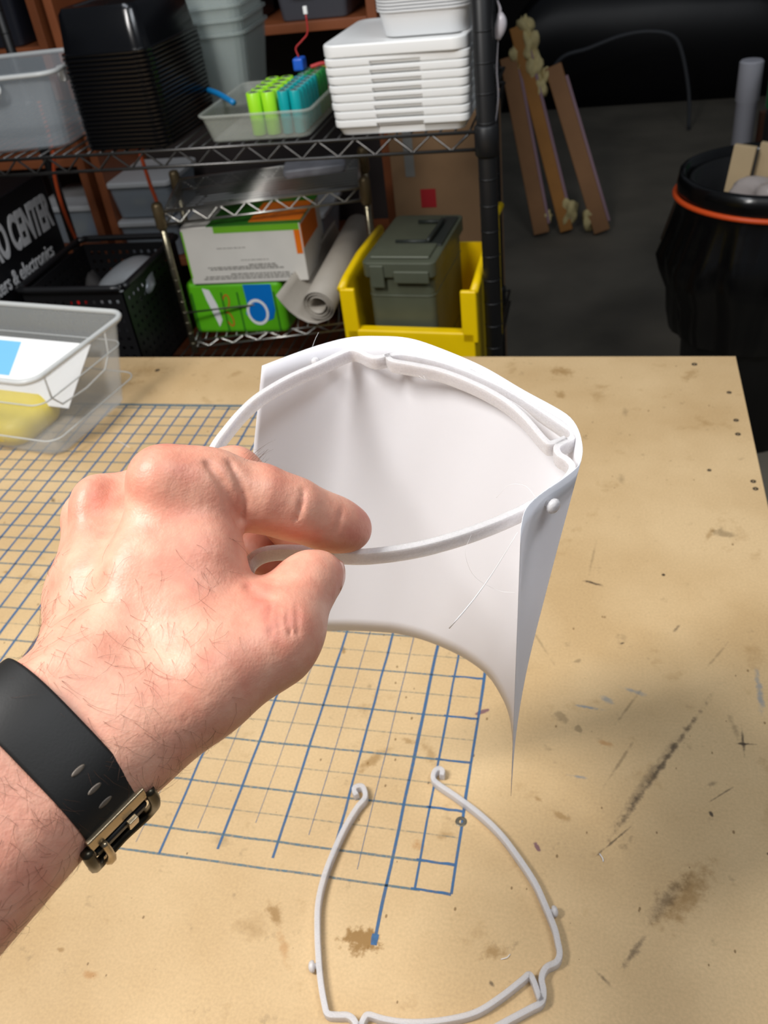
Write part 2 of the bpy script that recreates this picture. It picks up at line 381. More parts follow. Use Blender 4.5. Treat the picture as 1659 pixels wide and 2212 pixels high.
# ================================================================== printed face-shield frames and the held shield
pla = mat('clear_printed_plastic', rgb(222, 219, 220), .24, alpha=.70, var=.06, vscale=900, bump=.25, bscale=900, spec=.6, sss=.85)
pla.node_tree.nodes['Principled BSDF'].inputs['Subsurface Radius'].default_value = (1, 1, 1.05)
paper = mat('white_sheet', rgb(246, 246, 250), .6, spec=.2)
_nt = paper.node_tree; _tr = _nt.nodes.new('ShaderNodeBsdfTranslucent'); _tr.inputs[0].default_value = (*rgb(246, 246, 250), 1)
_mx = _nt.nodes.new('ShaderNodeMixShader'); _mx.inputs[0].default_value = .30
_nt.links.new(_nt.nodes['Principled BSDF'].outputs[0], _mx.inputs[1]); _nt.links.new(_tr.outputs[0], _mx.inputs[2]); _nt.links.new(_mx.outputs[0], _nt.nodes['Material Output'].inputs[0])
def px_path(pts, p0, n, u, v):
    out = []
    for x, y in pts:
        p = onpl(x, y, p0, n) - p0; out.append((p @ u, p @ v))
    return out
def knob(bm, p, out, up, s=1.0):
    "button-headed peg: short stem and a split, rounded head"
    out = Vector(out).normalized(); up = Vector(up).normalized(); side = out.cross(up)
    p = Vector(p)
    def ring(d, a, b): return [p + out * d + (side * math.cos(t) * a + up * math.sin(t) * b) for t in [2 * math.pi * k / 12 for k in range(12)]]
    loft(bm, [ring(0, .0016 * s, .0022 * s), ring(.003 * s, .0016 * s, .0022 * s), ring(.0034 * s, .0034 * s, .0036 * s), ring(.0048 * s, .0038 * s, .0038 * s), ring(.0062 * s, .0030 * s, .0030 * s), ring(.0068 * s, .0014 * s, .0014 * s)])
# ---- held shield
tilt = .15
p0 = np.array([0.0, -.263, TZ + .400]); nn = np.array([0, -tilt, 1.0]); nn /= np.linalg.norm(nn)
uu = np.array([1.0, 0, 0]); vv = np.cross(nn, uu)
shield = thing('face_shield', 'white face shield of curved sheet on a clear printed headband, held in the hand', 'face shield', tuple(p0 + np.array([0, .06, -.2])))
outer = [(553, 1264), (541, 1248), (540, 1222), (562, 1202), (600, 1194), (660, 1195), (760, 1203), (830, 1199), (900, 1188), (960, 1173), (1020, 1154), (1080, 1131), (1130, 1108), (1170, 1085), (1205, 1060), (1228, 1038),
         (1236, 1020), (1226, 1005), (1207, 992), (1203, 977), (1218, 966), (1236, 957), (1236, 943), (1222, 932), (1190, 910), (1130, 871), (1075, 840), (1000, 807), (940, 788), (880, 776), (845, 777), (815, 783), (795, 778), (780, 770), (763, 766),
         (742, 772), (690, 796), (640, 818), (600, 839), (555, 868), (520, 901), (490, 937), (466, 970), (446, 1012), (436, 1050), (446, 1075), (462, 1072)]
inner = [(1222, 957), (1192, 968), (1178, 962), (1150, 930), (1130, 908), (1095, 878), (1050, 851), (1000, 828), (950, 810), (900, 799), (855, 791), (842, 785), (838, 776)]
bm = bmesh.new()
ribbon(bm, catmull(px_path(outer, p0, nn, uu, vv), 5), .0034, .0084, p0, uu, vv, nn)
ribbon(bm, catmull(px_path(inner, p0, nn, uu, vv), 5), .0032, .0084, p0, uu, vv, nn)
hb = keep(fin(bm, 'headband', pla, smooth=False, bevel=.0006), shield)
hb['label'] = 'clear printed headband with notched corners'
# sheet
Tp = [(566, 790), (640, 762), (700, 742), (760, 728), (820, 726), (880, 730), (940, 748), (1040, 790), (1130, 842), (1200, 880), (1232, 902), (1250, 930), (1258, 965), (1256, 990), (1248, 1008), (1215, 1035), (1180, 1058), (1150, 1082), (1133, 1105), (1125, 1140)]
pT = p0 + np.array([0, 0, .0090])
top = [onpl(x, y, pT, nn) for x, y in Tp]
bot = [np.array(p) / 1000 + np.array([0, 0, TZ]) for p in ((-158, -172, 207), (-130, -155, 207), (-97, -147, 206), (-76, -144, 206), (-51, -143, 206), (-33, -144, 206), (-11, -149, 205), (14, -160, 204), (33, -174, 203), (44, -189, 201), (51, -204, 200), (55, -221, 198), (57, -238, 196), (58, -264, 194))]
def resample(P, n):
    P = np.array(catmull(P, 8)); L = np.r_[0, np.cumsum(np.linalg.norm(np.diff(P, axis=0), axis=1))]; t = np.linspace(0, L[-1], n)
    return np.stack([np.interp(t, L, P[:, k]) for k in range(3)], 1)
NU, NV = 90, 20
A, B = resample(top, NU), resample(bot, NU)
cen = (A.mean(0) + B.mean(0)) / 2
bm = bmesh.new(); grid = []
for j in range(NV + 1):
    t = j / NV; row = A * (1 - t) + B * t
    row = np.array(row); g = np.exp(-((np.linspace(0, 1, NU) - .42) / .12) ** 2) * math.sin(math.pi * t) * .004
    row[:, 1] += g
    grid.append([bm.verts.new(Vector(p)) for p in row])
for j in range(NV):
    for i in range(NU - 1): bm.faces.new((grid[j][i], grid[j][i + 1], grid[j + 1][i + 1], grid[j + 1][i]))
sh = keep(fin(bm, 'visor_sheet', paper, smooth=True), shield)
sh['label'] = 'white sheet curved round the headband'
so = sh.modifiers.new('thick', 'SOLIDIFY'); so.thickness = .00030; so.offset = 0
for (x, y, d, out) in ((1192, 1092, None, (.75, -.6, .1)), (684, 786, None, (-.5, .8, .5)), (1075, 834, None, (.45, .8, .5)), (905, 776, None, (.1, 1, .4))):
    p = onpl(x, y, p0, nn); bm = bmesh.new()
    knob(bm, p - np.array(out) / np.linalg.norm(out) * (.0042 if x == 1192 else .002), out, nn, 1.15 if x == 1192 else .8)
    keep(fin(bm, 'peg', pla, smooth=True), shield)
# printing strings that hang off the band
fil = mat('plastic_string', rgb(240, 240, 242), .3)
q1, q2 = onpl(1118, 1150, p0, nn) , pd(970, 1357, .452)
bm = bmesh.new(); tube(bm, [q1 + (q2 - q1) * t + np.array([0, 0, -.004]) * math.sin(math.pi * t) for t in np.linspace(0, 1, 9)], [.00012 + .0003 * t for t in np.linspace(0, 1, 9)], 5)
keep(fin(bm, 'plastic_string', fil, smooth=True), shield)
for pts, r in ((((1160, 1078, .435), (1135, 1050, .45), (1100, 1048, .46), (1072, 1075, .47)), .00010), (((1018, 1155, .43), (1005, 1195, .43), (1025, 1245, .44), (1075, 1275, .445), (1112, 1280, .44)), .00006), (((672, 758, .60), (680, 735, .60), (688, 718, .60)), .00010),
               (((715, 800, .575), (745, 788, .58), (758, 800, .58)), .00009), (((905, 812, .53), (920, 822, .53), (915, 812, .53)), .00009)):
    bm = bmesh.new(); tube(bm, catmull([pd(*p) for p in pts], 6), r, 4); keep(fin(bm, 'plastic_string', fil, smooth=True), shield)
# ---- frame lying on the bench (plan in millimetres)
frame = thing('printed_headband', 'clear printed face shield headband lying on the bench without a sheet', 'face shield', (-.01, -.24, TZ))
fo = [(-93, -153), (-96, -149), (-96, -145), (-91, -143), (-87, -147), (-85, -155), (-90, -166), (-96, -187), (-100, -211), (-102, -233), (-101, -255), (-96, -276), (-90, -295), (-83, -314), (-76, -329), (-72, -335), (-65, -335), (-57, -334), (-51, -337), (-48, -343), (-46, -349),
      (-39, -353), (-20, -354), (10, -348), (36, -334), (54, -321), (71, -309), (79, -303), (80, -295), (78, -286), (81, -278), (88, -273), (90, -266), (88, -257), (85, -247), (77, -230), (68, -213), (54, -194), (37, -174), (17, -157), (-6, -142), (-23, -132), (-28, -127), (-28, -120), (-25, -116), (-21, -118), (-21, -123)]
fi = [(-47, -343), (-45, -334), (-42, -331), (-32, -332), (-19, -332), (-4, -330), (15, -325), (34, -317), (50, -304), (64, -290), (69, -285), (73, -290), (77, -299), (79, -302)]
e3 = np.eye(3)
bm = bmesh.new(); o3 = np.array([0, 0, TZ + .0041])
ribbon(bm, [np.array(p) for p in catmull([(a / 1000, b / 1000) for a, b in fo], 5)], .0042, .0080, o3, e3[0], e3[1], e3[2])
ribbon(bm, [np.array(p) for p in catmull([(a / 1000, b / 1000) for a, b in fi], 5)], .0038, .0080, o3, e3[0], e3[1], e3[2])
keep(fin(bm, 'headband', pla, bevel=.0006), frame)
for p, out in (((-88.6, -302), (-1, -.25, 0)), ((80.2, -235), (1, .3, 0)), ((-20, -355), (-.1, -1, 0)), ((45, -329), (.5, -.8, 0))):
    bm = bmesh.new(); knob(bm, (p[0] / 1000 - out[0] * .001, p[1] / 1000, TZ + .0048), out, (0, 0, 1), 1.2); keep(fin(bm, 'peg', pla, smooth=True), frame)
# loose bits of plastic on the bench
for i, (a, b, lab) in enumerate((((1295, 1845), (1303, 1862), 'short white scrap of plastic on the shaded bench, right of the frame'), ((1082, 2073), (1102, 2062), 'curved white plastic thread on the bench inside the frame'),
                                 ((252, 952), (280, 967), 'thin white plastic thread on the grid beside the clear bin'))):
    p, q = onz(*a), onz(*b); md = (p + q) / 2 + np.array([.001, -.001, .0015]); bm = bmesh.new()
    tube(bm, catmull([p + np.array([0, 0, .0005]), md, q + np.array([0, 0, .0005])], 5), .00045 if i == 0 else .0003, 5); tag(fin(bm, 'plastic_scrap', fil, smooth=True), lab, 'plastic scrap')
# ================================================================== hand and wrist (one continuous skin, from a blended distance field)
def C3(t): return cs(t[0], t[1], t[2])
def R3(t): return t[3] / F * t[2]              # a radius given in pixels at its depth
class Field:
    def __init__(s, lo, hi, h):
        s.lo, s.h = np.array(lo), h
        s.n = np.ceil((np.array(hi) - s.lo) / h).astype(int) + 1
        ax = [(s.lo[k] + h * np.arange(s.n[k])).astype(np.float32) for k in range(3)]
        s.X, s.Y, s.Z = np.meshgrid(*ax, indexing='ij')
    def cap(s, a, b, ra, rb):
        a, b = np.array(a, np.float32), np.array(b, np.float32); d = b - a; L2 = float(d @ d) + 1e-12
        px, py, pz = s.X - a[0], s.Y - a[1], s.Z - a[2]
        t = np.clip((px * d[0] + py * d[1] + pz * d[2]) / L2, 0, 1)
        return np.sqrt((px - t * d[0]) ** 2 + (py - t * d[1]) ** 2 + (pz - t * d[2]) ** 2) - (np.float32(ra) + t * np.float32(rb - ra))
    def chain(s, pts, k=.003):
        out = None
        for p, q in zip(pts, pts[1:]):
            c = s.cap(C3(p), C3(q), R3(p), R3(q)); out = c if out is None else smin(out, c, k)
        return out
def smin(a, b, k):
    h = np.clip(.5 + .5 * (b - a) / k, 0, 1); return b * (1 - h) + a * h - np.float32(k) * h * (1 - h)
def smax(a, b, k): return -smin(-a, -b, k)
def surface_nets(V, lo, h):
    S = V < 0; nx, ny, nz = V.shape
    cor = [(i, j, k) for i in (0, 1) for j in (0, 1) for k in (0, 1)]
    sl = lambda c: (slice(c[0], nx - 1 + c[0]), slice(c[1], ny - 1 + c[1]), slice(c[2], nz - 1 + c[2]))
    cnt = sum(S[sl(c)].astype(np.int8) for c in cor); act = (cnt > 0) & (cnt < 8)
    idx = -np.ones(act.shape, np.int64); ids = np.argwhere(act); idx[act] = np.arange(len(ids))
    acc = np.zeros((len(ids), 3)); num = np.zeros(len(ids))
    for a in range(8):
        for b in range(a + 1, 8):
            ca, cb = np.array(cor[a]), np.array(cor[b])
            if np.abs(ca - cb).sum() != 1: continue
            va = V[tuple((ids + ca).T)]; vb = V[tuple((ids + cb).T)]; x = (va < 0) != (vb < 0)
            t = np.where(x, va / np.where(x, va - vb, 1), 0)
            acc[x] += (ca + (cb - ca) * t[:, None])[x]; num[x] += 1
    verts = lo + h * (ids + acc / num[:, None]); faces = []
    for ax in range(3):
        o1, o2 = [k for k in range(3) if k != ax]
        a = [slice(None)] * 3; b = [slice(None)] * 3; a[ax] = slice(0, -1); b[ax] = slice(1, None)
        E = np.argwhere(S[tuple(a)] != S[tuple(b)]); ok = (E[:, o1] > 0) & (E[:, o2] > 0) & (E[:, o1] < V.shape[o1] - 1) & (E[:, o2] < V.shape[o2] - 1); E = E[ok]
        d1 = np.zeros(3, int); d1[o1] = 1; d2 = np.zeros(3, int); d2[o2] = 1
        q = [idx[tuple(e.T)] for e in (E - d1 - d2, E - d2, E, E - d1)]
        flip = S[tuple(E.T)] ^ (ax == 1)
        Q = np.stack(q, 1); Q[~flip] = Q[~flip][:, ::-1]; faces.append(Q)
    return verts, np.concatenate(faces)

#        px    py   depth  r(px)
IDX = [(362, 1048, .392, 70), (470, 1058, .398, 70), (560, 1076, .404, 68), (635, 1100, .411, 62), (700, 1126, .421, 55), (735, 1137, .427, 49), (757, 1143, .431, 45)]
MID = [(222, 1092, .408, 66), (400, 1040, .430, 56), (505, 1026, .446, 56), (575, 1082, .460, 54), (640, 1140, .463, 50), (690, 1170, .458, 44)]
RNG = [(196, 1120, .430, 60), (380, 1085, .465, 54), (455, 1090, .480, 53), (520, 1150, .486, 50), (570, 1200, .480, 46), (600, 1225, .472, 42)]
PNK = [(200, 1190, .455, 54), (360, 1160, .490, 47), (420, 1170, .500, 46), (480, 1225, .500, 43), (520, 1260, .490, 39)]
THB = [(470, 1440, .360, 92), (585, 1388, .372, 78), (622, 1342, .381, 70), (640, 1296, .389, 63), (655, 1268, .394, 59), (676, 1250, .399, 53), (693, 1242, .402, 46)]
lo = np.array([-.215, -.045, .215]); hi = np.array([.012, .190, .515])
FD = Field(lo, hi, .00135)
fa_a, fa_b = np.array(cs(226, 1520, .352)), np.array(cs(-250, 1950, .300))
axis = (fa_b - fa_a) / np.linalg.norm(fa_b - fa_a)
wdir = np.array([.66, .75, 0]); wdir -= axis * (wdir @ axis); wdir /= np.linalg.norm(wdir)
if wdir[0] < 0: wdir = -wdir
ndir = np.cross(axis, wdir); ndir = ndir if ndir[2] < 0 else -ndir           # towards the camera
fore = None
for s_, r_ in ((-1, .0228), (1, .0232)):
    off = wdir * s_ * .0110
    c = FD.cap(fa_a + off, fa_b + off * 1.25, r_, r_ * 1.22)
    fore = c if fore is None else smin(fore, c, .012)
palm = fore
for pts in ([(235, 1480, .362, 120), (300, 1240, .380, 92), (362, 1050, .394, 64)], [(200, 1480, .368, 110), (225, 1260, .392, 84), (226, 1090, .410, 62)], [(190, 1470, .378, 100), (190, 1290, .408, 80), (205, 1120, .432, 60)],
            [(215, 1480, .392, 90), (210, 1320, .425, 76), (210, 1190, .455, 56)], [(330, 1300, .402, 110), (380, 1150, .412, 84)], [(300, 1400, .392, 110), (330, 1220, .430, 90)],
            [(285, 1590, .350, 116), (425, 1488, .358, 108), (585, 1396, .372, 80)], [(390, 1330, .379, 112), (425, 1215, .386, 96), (425, 1115, .391, 80)], [(430, 1370, .374, 96), (520, 1345, .379, 78)]):
    palm = smin(palm, FD.chain(pts, .010), .016)
body = None
for ch, k in ((IDX, .007), (MID, .006), (RNG, .005), (PNK, .005), (THB, .012)):
    c = smin(palm, FD.chain(ch, .008), k); body = c if body is None else np.minimum(body, c)
# knuckle bumps, tendon ridges
for p, k in (((345, 1028, .380, 50), .018), ((620, 1356, .374, 44), .016), ((440, 1040, .392, 50), .016)):
    c = FD.cap(C3(p), C3(p), R3(p), R3(p)); body = smin(body, c, k)
# skin creases and folds: grooves that follow the surface
def surf(px, py):
    zz = np.arange(.28, .47, .0006); P_ = np.stack([(px - W / 2) / F * zz, (py - H / 2) / F * zz, zz], 1)
    I_ = np.clip(((P_ - lo) / FD.h).round().astype(int), 0, np.array(body.shape) - 1); v = body[tuple(I_.T)]
    k = np.argmax(v < 0); return zz[k] if (v < 0).any() else .40
for pts, r_, k_, sink in (([(450, 1004), (476, 1036), (498, 1078), (514, 1126)], 5.5, .0030, 0), ([(494, 1000), (517, 1040), (528, 1082), (522, 1122)], 4, .0025, 0), ([(655, 1060), (650, 1092), (638, 1124)], 2.3, .0018, 0), ([(738, 1098), (734, 1124), (726, 1148)], 2.1, .0016, 0),
                          ([(586, 1310), (582, 1340), (588, 1368)], 2.6, .0016, 0), ([(604, 1304), (602, 1338), (606, 1374)], 2.8, .0016, 0), ([(622, 1306), (621, 1340), (626, 1374)], 2.6, .0016, 0), ([(640, 1312), (641, 1340), (642, 1368)], 2.4, .0016, 0),
                          ([(262, 1030), (230, 1100), (192, 1190), (168, 1270)], 9, .018, .0022), ([(540, 1268), (556, 1284), (585, 1292)], 4, .004, 0)):
    q_ = [(x, y, surf(x, y) - sink, r_) for x, y in pts]
    body = smax(body, -FD.chain(q_, .001), k_)
vts, fcs = surface_nets(body, lo, FD.h)
# open the arm where it leaves the field box and drop the fingers' inner fragments
person = thing('person', 'bare left hand and hairy forearm holding the white face shield between thumb and index finger', 'person', tuple(pd(150, 1650, .34)))
me = bpy.data.meshes.new('hand_and_forearm'); WV = c2w(vts)
me.from_pydata(WV.tolist(), [], fcs.tolist()); me.update()
def skin_material():
    M, nt, b = nodes_of('skin'); L = nt.links.new; tc = N(nt, 'ShaderNodeTexCoord')
    at = N(nt, 'ShaderNodeAttribute', attribute_name='red')
    n = N(nt, 'ShaderNodeTexNoise'); n.inputs['Scale'].default_value = 75; n.inputs['Detail'].default_value = 6; L(tc.outputs['Object'], n.inputs['Vector'])
    ad = N(nt, 'ShaderNodeMath', operation='MULTIPLY_ADD'); L(n.outputs[0], ad.inputs[0]); ad.inputs[1].default_value = .9; L(at.outputs['Fac'], ad.inputs[2])
    cr = N(nt, 'ShaderNodeValToRGB'); e = cr.color_ramp.elements
    e[0].position = .25; e[0].color = (*rgb(226, 171, 146), 1); e[1].position = 1.0; e[1].color = (*rgb(196, 106, 92), 1)
    x = e.new(.6); x.color = (*rgb(214, 145, 122), 1)
    L(ad.outputs[0], cr.inputs[0]); L(cr.outputs[0], b.inputs['Base Color'])
    b.inputs['Roughness'].default_value = .46; b.inputs['Specular IOR Level'].default_value = .4
    b.inputs['Subsurface Weight'].default_value = .22; b.inputs['Subsurface Radius'].default_value = (1, .35, .2); b.inputs['Subsurface Scale'].default_value = .004
    v = N(nt, 'ShaderNodeTexVoronoi'); v.inputs['Scale'].default_value = 900; L(tc.outputs['Object'], v.inputs['Vector'])
    n3 = N(nt, 'ShaderNodeTexNoise'); n3.inputs['Scale'].default_value = 260; n3.inputs['Detail'].default_value = 5; L(tc.outputs['Object'], n3.inputs['Vector'])
    b1 = N(nt, 'ShaderNodeBump'); b1.inputs['Strength'].default_value = .10; b1.inputs['Distance'].default_value = .0006; L(v.outputs['Distance'], b1.inputs['Height'])
    b2 = N(nt, 'ShaderNodeBump'); b2.inputs['Strength'].default_value = .28; b2.inputs['Distance'].default_value = .0012; L(n3.outputs[0], b2.inputs['Height']); L(b1.outputs[0], b2.inputs['Normal']); L(b2.outputs[0], b.inputs['Normal'])
    return M
hand = link('hand_and_forearm', me, skin_material(), smooth=True); keep(hand, person)
red = np.zeros(len(vts))
for p, s_, a in (((352, 1010, .380), .013, .30), ((205, 1060, .400), .013, .14), ((757, 1143, .425), .013, .38), ((693, 1242, .40), .011, .30), ((610, 1345, .365), .012, .26), ((600, 1040, .405), .011, .18), ((560, 1180, .44), .02, .35), ((430, 1200, .37), .02, .12), ((520, 1300, .37), .014, .20), ((300, 1500, .345), .022, -.16), ((260, 1380, .36), .018, -.10)):
    red += a * np.exp(-(np.linalg.norm(vts - C3(p), axis=1) / s_) ** 2)
at = me.attributes.new('red', 'FLOAT', 'POINT'); at.data.foreach_set('value', red.astype(np.float32))
sm = hand.modifiers.new('smooth', 'SMOOTH'); sm.factor = .5; sm.iterations = 4
# thumb nail, seen along its edge
nail_m = mat('nail', rgb(226, 170, 150), .22, spec=.6)
tdir = C3((716, 1212, .407)) - C3((704, 1306, .391)); tdir /= np.linalg.norm(tdir)
ndn = np.array([.86, .30, -.36]); ndn -= tdir * (ndn @ tdir); ndn /= np.linalg.norm(ndn); sdn = np.cross(tdir, ndn); nc = C3((693, 1247, .4010)) + ndn * .0087 + tdir * .0006
bm = bmesh.new(); rows = []
for i in range(9):
    v_ = -1 + 2 * i / 8; row = []
    for j in range(11):
        u_ = -1 + 2 * j / 10; wd = .0066 * (1 - .28 * max(0, v_) ** 4 - .30 * max(0, -v_) ** 3)
        p = nc + tdir * v_ * .0072 + sdn * u_ * wd + ndn * (.0026 - .0042 * u_ * u_ - .0014 * v_ * v_)
        row.append(bm.verts.new(Vector(c2w(p))))
    rows.append(row)
for i in range(8):
    for j in range(10): bm.faces.new((rows[i][j], rows[i][j + 1], rows[i + 1][j + 1], rows[i + 1][j]))
nl = keep(fin(bm, 'thumbnail', nail_m, smooth=True), person); so = nl.modifiers.new('t', 'SOLIDIFY'); so.thickness = .0006
# fine dark hairs on the back of the hand and wrist
me.calc_loop_triangles()
nrm = np.zeros((len(vts), 3)); me.vertices.foreach_get('normal', nrm.ravel()); nrmc = nrm @ RC.T
ppx = vts[:, 0] / vts[:, 2] * F + W / 2; ppy = vts[:, 1] / vts[:, 2] * F + H / 2
g = np.random.RandomState(7)
dens = np.where((nrmc[:, 2] < -.05), 1.0, 0) * np.clip((ppy - 1150) / 300, 0, 1) * np.clip((560 - ppx) / 250, 0, 1) * (ppx > -40)
dens += (nrmc[:, 2] < .35) * (np.hypot(ppx - 545, ppy - 1000) < 26) * .8
dens /= dens.sum(); pick = g.choice(len(vts), 520, p=dens)
bm = bmesh.new()
flow = C3((420, 1700, .33)) - C3((200, 1250, .37)); flow /= np.linalg.norm(flow)
for i in pick:
    p = vts[i]; n_ = nrmc[i]; d = flow + g.normal(0, .55, 3); d -= n_ * (d @ n_); d /= np.linalg.norm(d) + 1e-9
    if np.hypot(ppx[i] - 545, ppy[i] - 1000) < 30: d = np.array([.6, -.6, .2])
    s2 = np.cross(n_, d); cv = g.uniform(-.9, .9); Ln = g.uniform(.005, .014); pts = []
    for t in (0, .33, .66, 1.0):
        pts.append(c2w(p + d * Ln * t + s2 * cv * Ln * t * t + n_ * (.0002 + Ln * .20 * t * (1.15 - t))))
    tube(bm, pts, [.00006, .00005, .00004, .00002], 3, caps=False)
hr = keep(fin(bm, 'arm_hair', mat('arm_hair', rgb(104, 68, 48), .6, alpha=.6), smooth=True), person); hr['kind'] = 'stuff'

# ------------------------------------------------------------------ wristwatch strap and buckle
watch = thing('wristwatch', 'black rubber watch strap with slots and a metal buckle round the wrist', 'watch', tuple(pd(120, 1680, .33)))
rub = mat('black_rubber', rgb(30, 29, 28), .55, bump=.03, bscale=900, spec=.35)
steel = mat('brushed_buckle', rgb(178, 160, 132), .3, .85, bump=.05, bscale=900)
dark_steel = mat('dark_buckle', rgb(72, 66, 54), .35, .8)
wc = fa_a + axis * ((cs(108, 1632, .335) - fa_a) @ axis)
def stad(th, extra, r=.0240, off=.0113):
    "point and normal of the strap path in camera space; th=0 is the wdir side, 90 faces the camera"
    c_, s_ = math.cos(th), math.sin(th); n_ = wdir * c_ + ndir * s_
    return wc + wdir * off * (c_ / (abs(c_) + .22)) * 1.22 + n_ * (r + extra), n_
def band(th0, th1, half, e0, e1, n=70):
    bm_ = bmesh.new(); loops = []
    for i in range(n + 1):
        th = th0 + (th1 - th0) * i / n; loops.append([c2w(stad(th, e)[0] + axis * a) for a, e in ((-half, e0), (-half, e1 * .92), (-half * .9, e1), (half * .9, e1), (half, e1 * .92), (half, e0))])
    loft(bm_, loops, True, True); return bm_
HALF = .0125
keep(fin(band(math.radians(-20), math.radians(250), HALF, .0006, .0034), 'strap', rub, smooth=True), watch)
keep(fin(band(math.radians(-110), math.radians(18), HALF * .98, .0036, .0058), 'strap_tail', rub, smooth=True), watch)
slot_m = mat('strap_slot', rgb(98, 88, 78), .5)
for th in (78, 64, 51):
    p, n_ = stad(math.radians(th), .0031); t_ = np.cross(n_, axis); bm = bmesh.new()
    ring = lambda k, d: [c2w(p + axis * (.0030 * math.cos(a)) * k + t_ * (.0010 * math.sin(a)) * k + n_ * d) for a in [2 * math.pi * q / 14 for q in range(14)]]
    loft(bm, [ring(1, -.0004), ring(1, .0005), ring(.6, .0006)]); keep(fin(bm, 'strap_slot', slot_m, smooth=True), watch)
# buckle: flat metal plate under the strap end, open frame and prong
def bk(th, a, e): return c2w(stad(math.radians(th), e)[0] + axis * a)
bm = bmesh.new()
loops = []
for th in np.linspace(24, 37, 7): loops.append([bk(th, a, e) for a, e in ((-.0135, .0030), (-.0135, .0052), (.0135, .0052), (.0135, .0030))])
loft(bm, loops); keep(fin(bm, 'buckle_plate', steel, smooth=False, bevel=.0005), watch)
bm = bmesh.new(); tube(bm, catmull([bk(28, -.0150, .0042), bk(10, -.0152, .0066), bk(-14, -.0130, .0096), bk(-18, 0, .0098), bk(-14, .0130, .0096), bk(10, .0152, .0066), bk(28, .0150, .0042)], 5), .0023, 8)
keep(fin(bm, 'buckle_frame', dark_steel, smooth=True), watch)
bm = bmesh.new(); tube(bm, catmull([bk(25, .0088, .0058), bk(14, .0086, .0078), bk(4, .0088, .0092), bk(-3, .0098, .0098)], 5), [.0014] * 8 + [.0016, .0018, .0020, .0022, .0023, .0023, .0022, .0016], 8)
keep(fin(bm, 'buckle_prong', steel, smooth=True), watch)
bm = bmesh.new(); M3 = None
loops = [[bk(th, a, e) for a, e in ((-.0062, .0056), (-.0062, .0078), (-.0018, .0078), (-.0018, .0056))] for th in (10, 17, 23)]
loft(bm, loops); keep(fin(bm, 'buckle_pin', steel, bevel=.0004), watch)
# ================================================================== clear bin on the bench
frost = mat('frosted_plastic', rgb(205, 208, 208), .35, alpha=.24, spec=.5)
frost2 = mat('frosted_rim', rgb(212, 214, 212), .3, alpha=.68, spec=.5)
frostw = mat('milky_plastic', rgb(200, 202, 192), .4, alpha=.24, spec=.4)
def A_(z): return z + TZ
def quadpost(bm, bl, tl): pass
bin_ = thing('storage_bin', 'clear plastic bin with a yellow packet inside, on the bench grid', 'storage bin', (-.82, .47, TZ))
rz = -.17
def rotz(p, c, a):
    x, y = p[0] - c[0], p[1] - c[1]; return (c[0] + x * math.cos(a) - y * math.sin(a), c[1] + x * math.sin(a) + y * math.cos(a), p[2])
BC = (-.805, .475)
bm = bmesh.new(); container(bm, .345, .215, .142, .020, .022, .0016, .007, .006)
bmesh.ops.transform(bm, matrix=Matrix.Translation((BC[0], BC[1], TZ + .0005)) @ Matrix.Rotation(rz, 4, 'Z'), verts=bm.verts)
keep(fin(bm, 'body', frost, smooth=False), bin_)
bm = bmesh.new(); Lr = [(x, y, .142) for x, y in rrect(.355, .225, .026, 6)]
tube(bm, [Matrix.Translation((BC[0], BC[1], TZ)) @ Matrix.Rotation(rz, 4, 'Z') @ Vector(p) for p in Lr], .0042, 8, closed=True)
keep(fin(bm, 'rim', frost2, smooth=True), bin_)
for zz, s_ in ((.098, .012), (.040, .006)):
    bm = bmesh.new(); Lr = [(x, y, zz) for x, y in rrect(.345 - s_, .215 - s_, .022, 6)]
    tube(bm, [Matrix.Translation((BC[0], BC[1], TZ)) @ Matrix.Rotation(rz, 4, 'Z') @ Vector(p) for p in Lr], .0012, 6, closed=True); keep(fin(bm, 'rib', frost2, smooth=True), bin_)
# raised oval of the grip on the end wall
bm = bmesh.new(); tube(bm, [Matrix.Translation((BC[0], BC[1], TZ)) @ Matrix.Rotation(rz, 4, 'Z') @ Vector(p) for p in [(.1655 - (.142 - z) * .10, y, z) for y, z in ((-.075, .136), (-.072, .095), (-.055, .075), (0, .070), (.05, .075), (.066, .095), (.07, .136))]], .0016, 6); keep(fin(bm, 'grip_moulding', frost2, smooth=True), bin_)
# contents
yel = mat('yellow_packet', rgb(240, 214, 30), .45); whi = mat('white_card', rgb(240, 240, 240), .5); sky = mat('light_blue_print', rgb(120, 190, 235), .5)
bm = bmesh.new(); loft(bm, [rl(.16, .11, .03, 0, 5), rl(.17, .12, .035, .012, 5), rl(.165, .115, .035, .030, 5), rl(.13, .085, .03, .040, 5)])
o = fin(bm, 'yellow_packet', yel, smooth=True); o.location = (-.815, .448, TZ + .0045); o.rotation_euler.z = rz; tag(o, 'bright yellow packet lying inside the clear bin', 'packet')
cd = thing('printed_card', 'white card with a pale blue print leaning in the clear bin over the yellow packet', 'card', (-.800, .512, TZ + .066))
Mx = Matrix.Rotation(.62, 3, 'X')
bm = bmesh.new(); box(bm, (0, 0, 0), (.235, .110, .0012), M=Mx); o = fin(bm, 'card_sheet', whi, cd); o.rotation_euler.z = rz
bm = bmesh.new(); box(bm, Mx @ Vector((-.062, .018, .0009)), (.085, .060, .0008), M=Mx); o = fin(bm, 'card_print', sky, cd); o.rotation_euler.z = rz
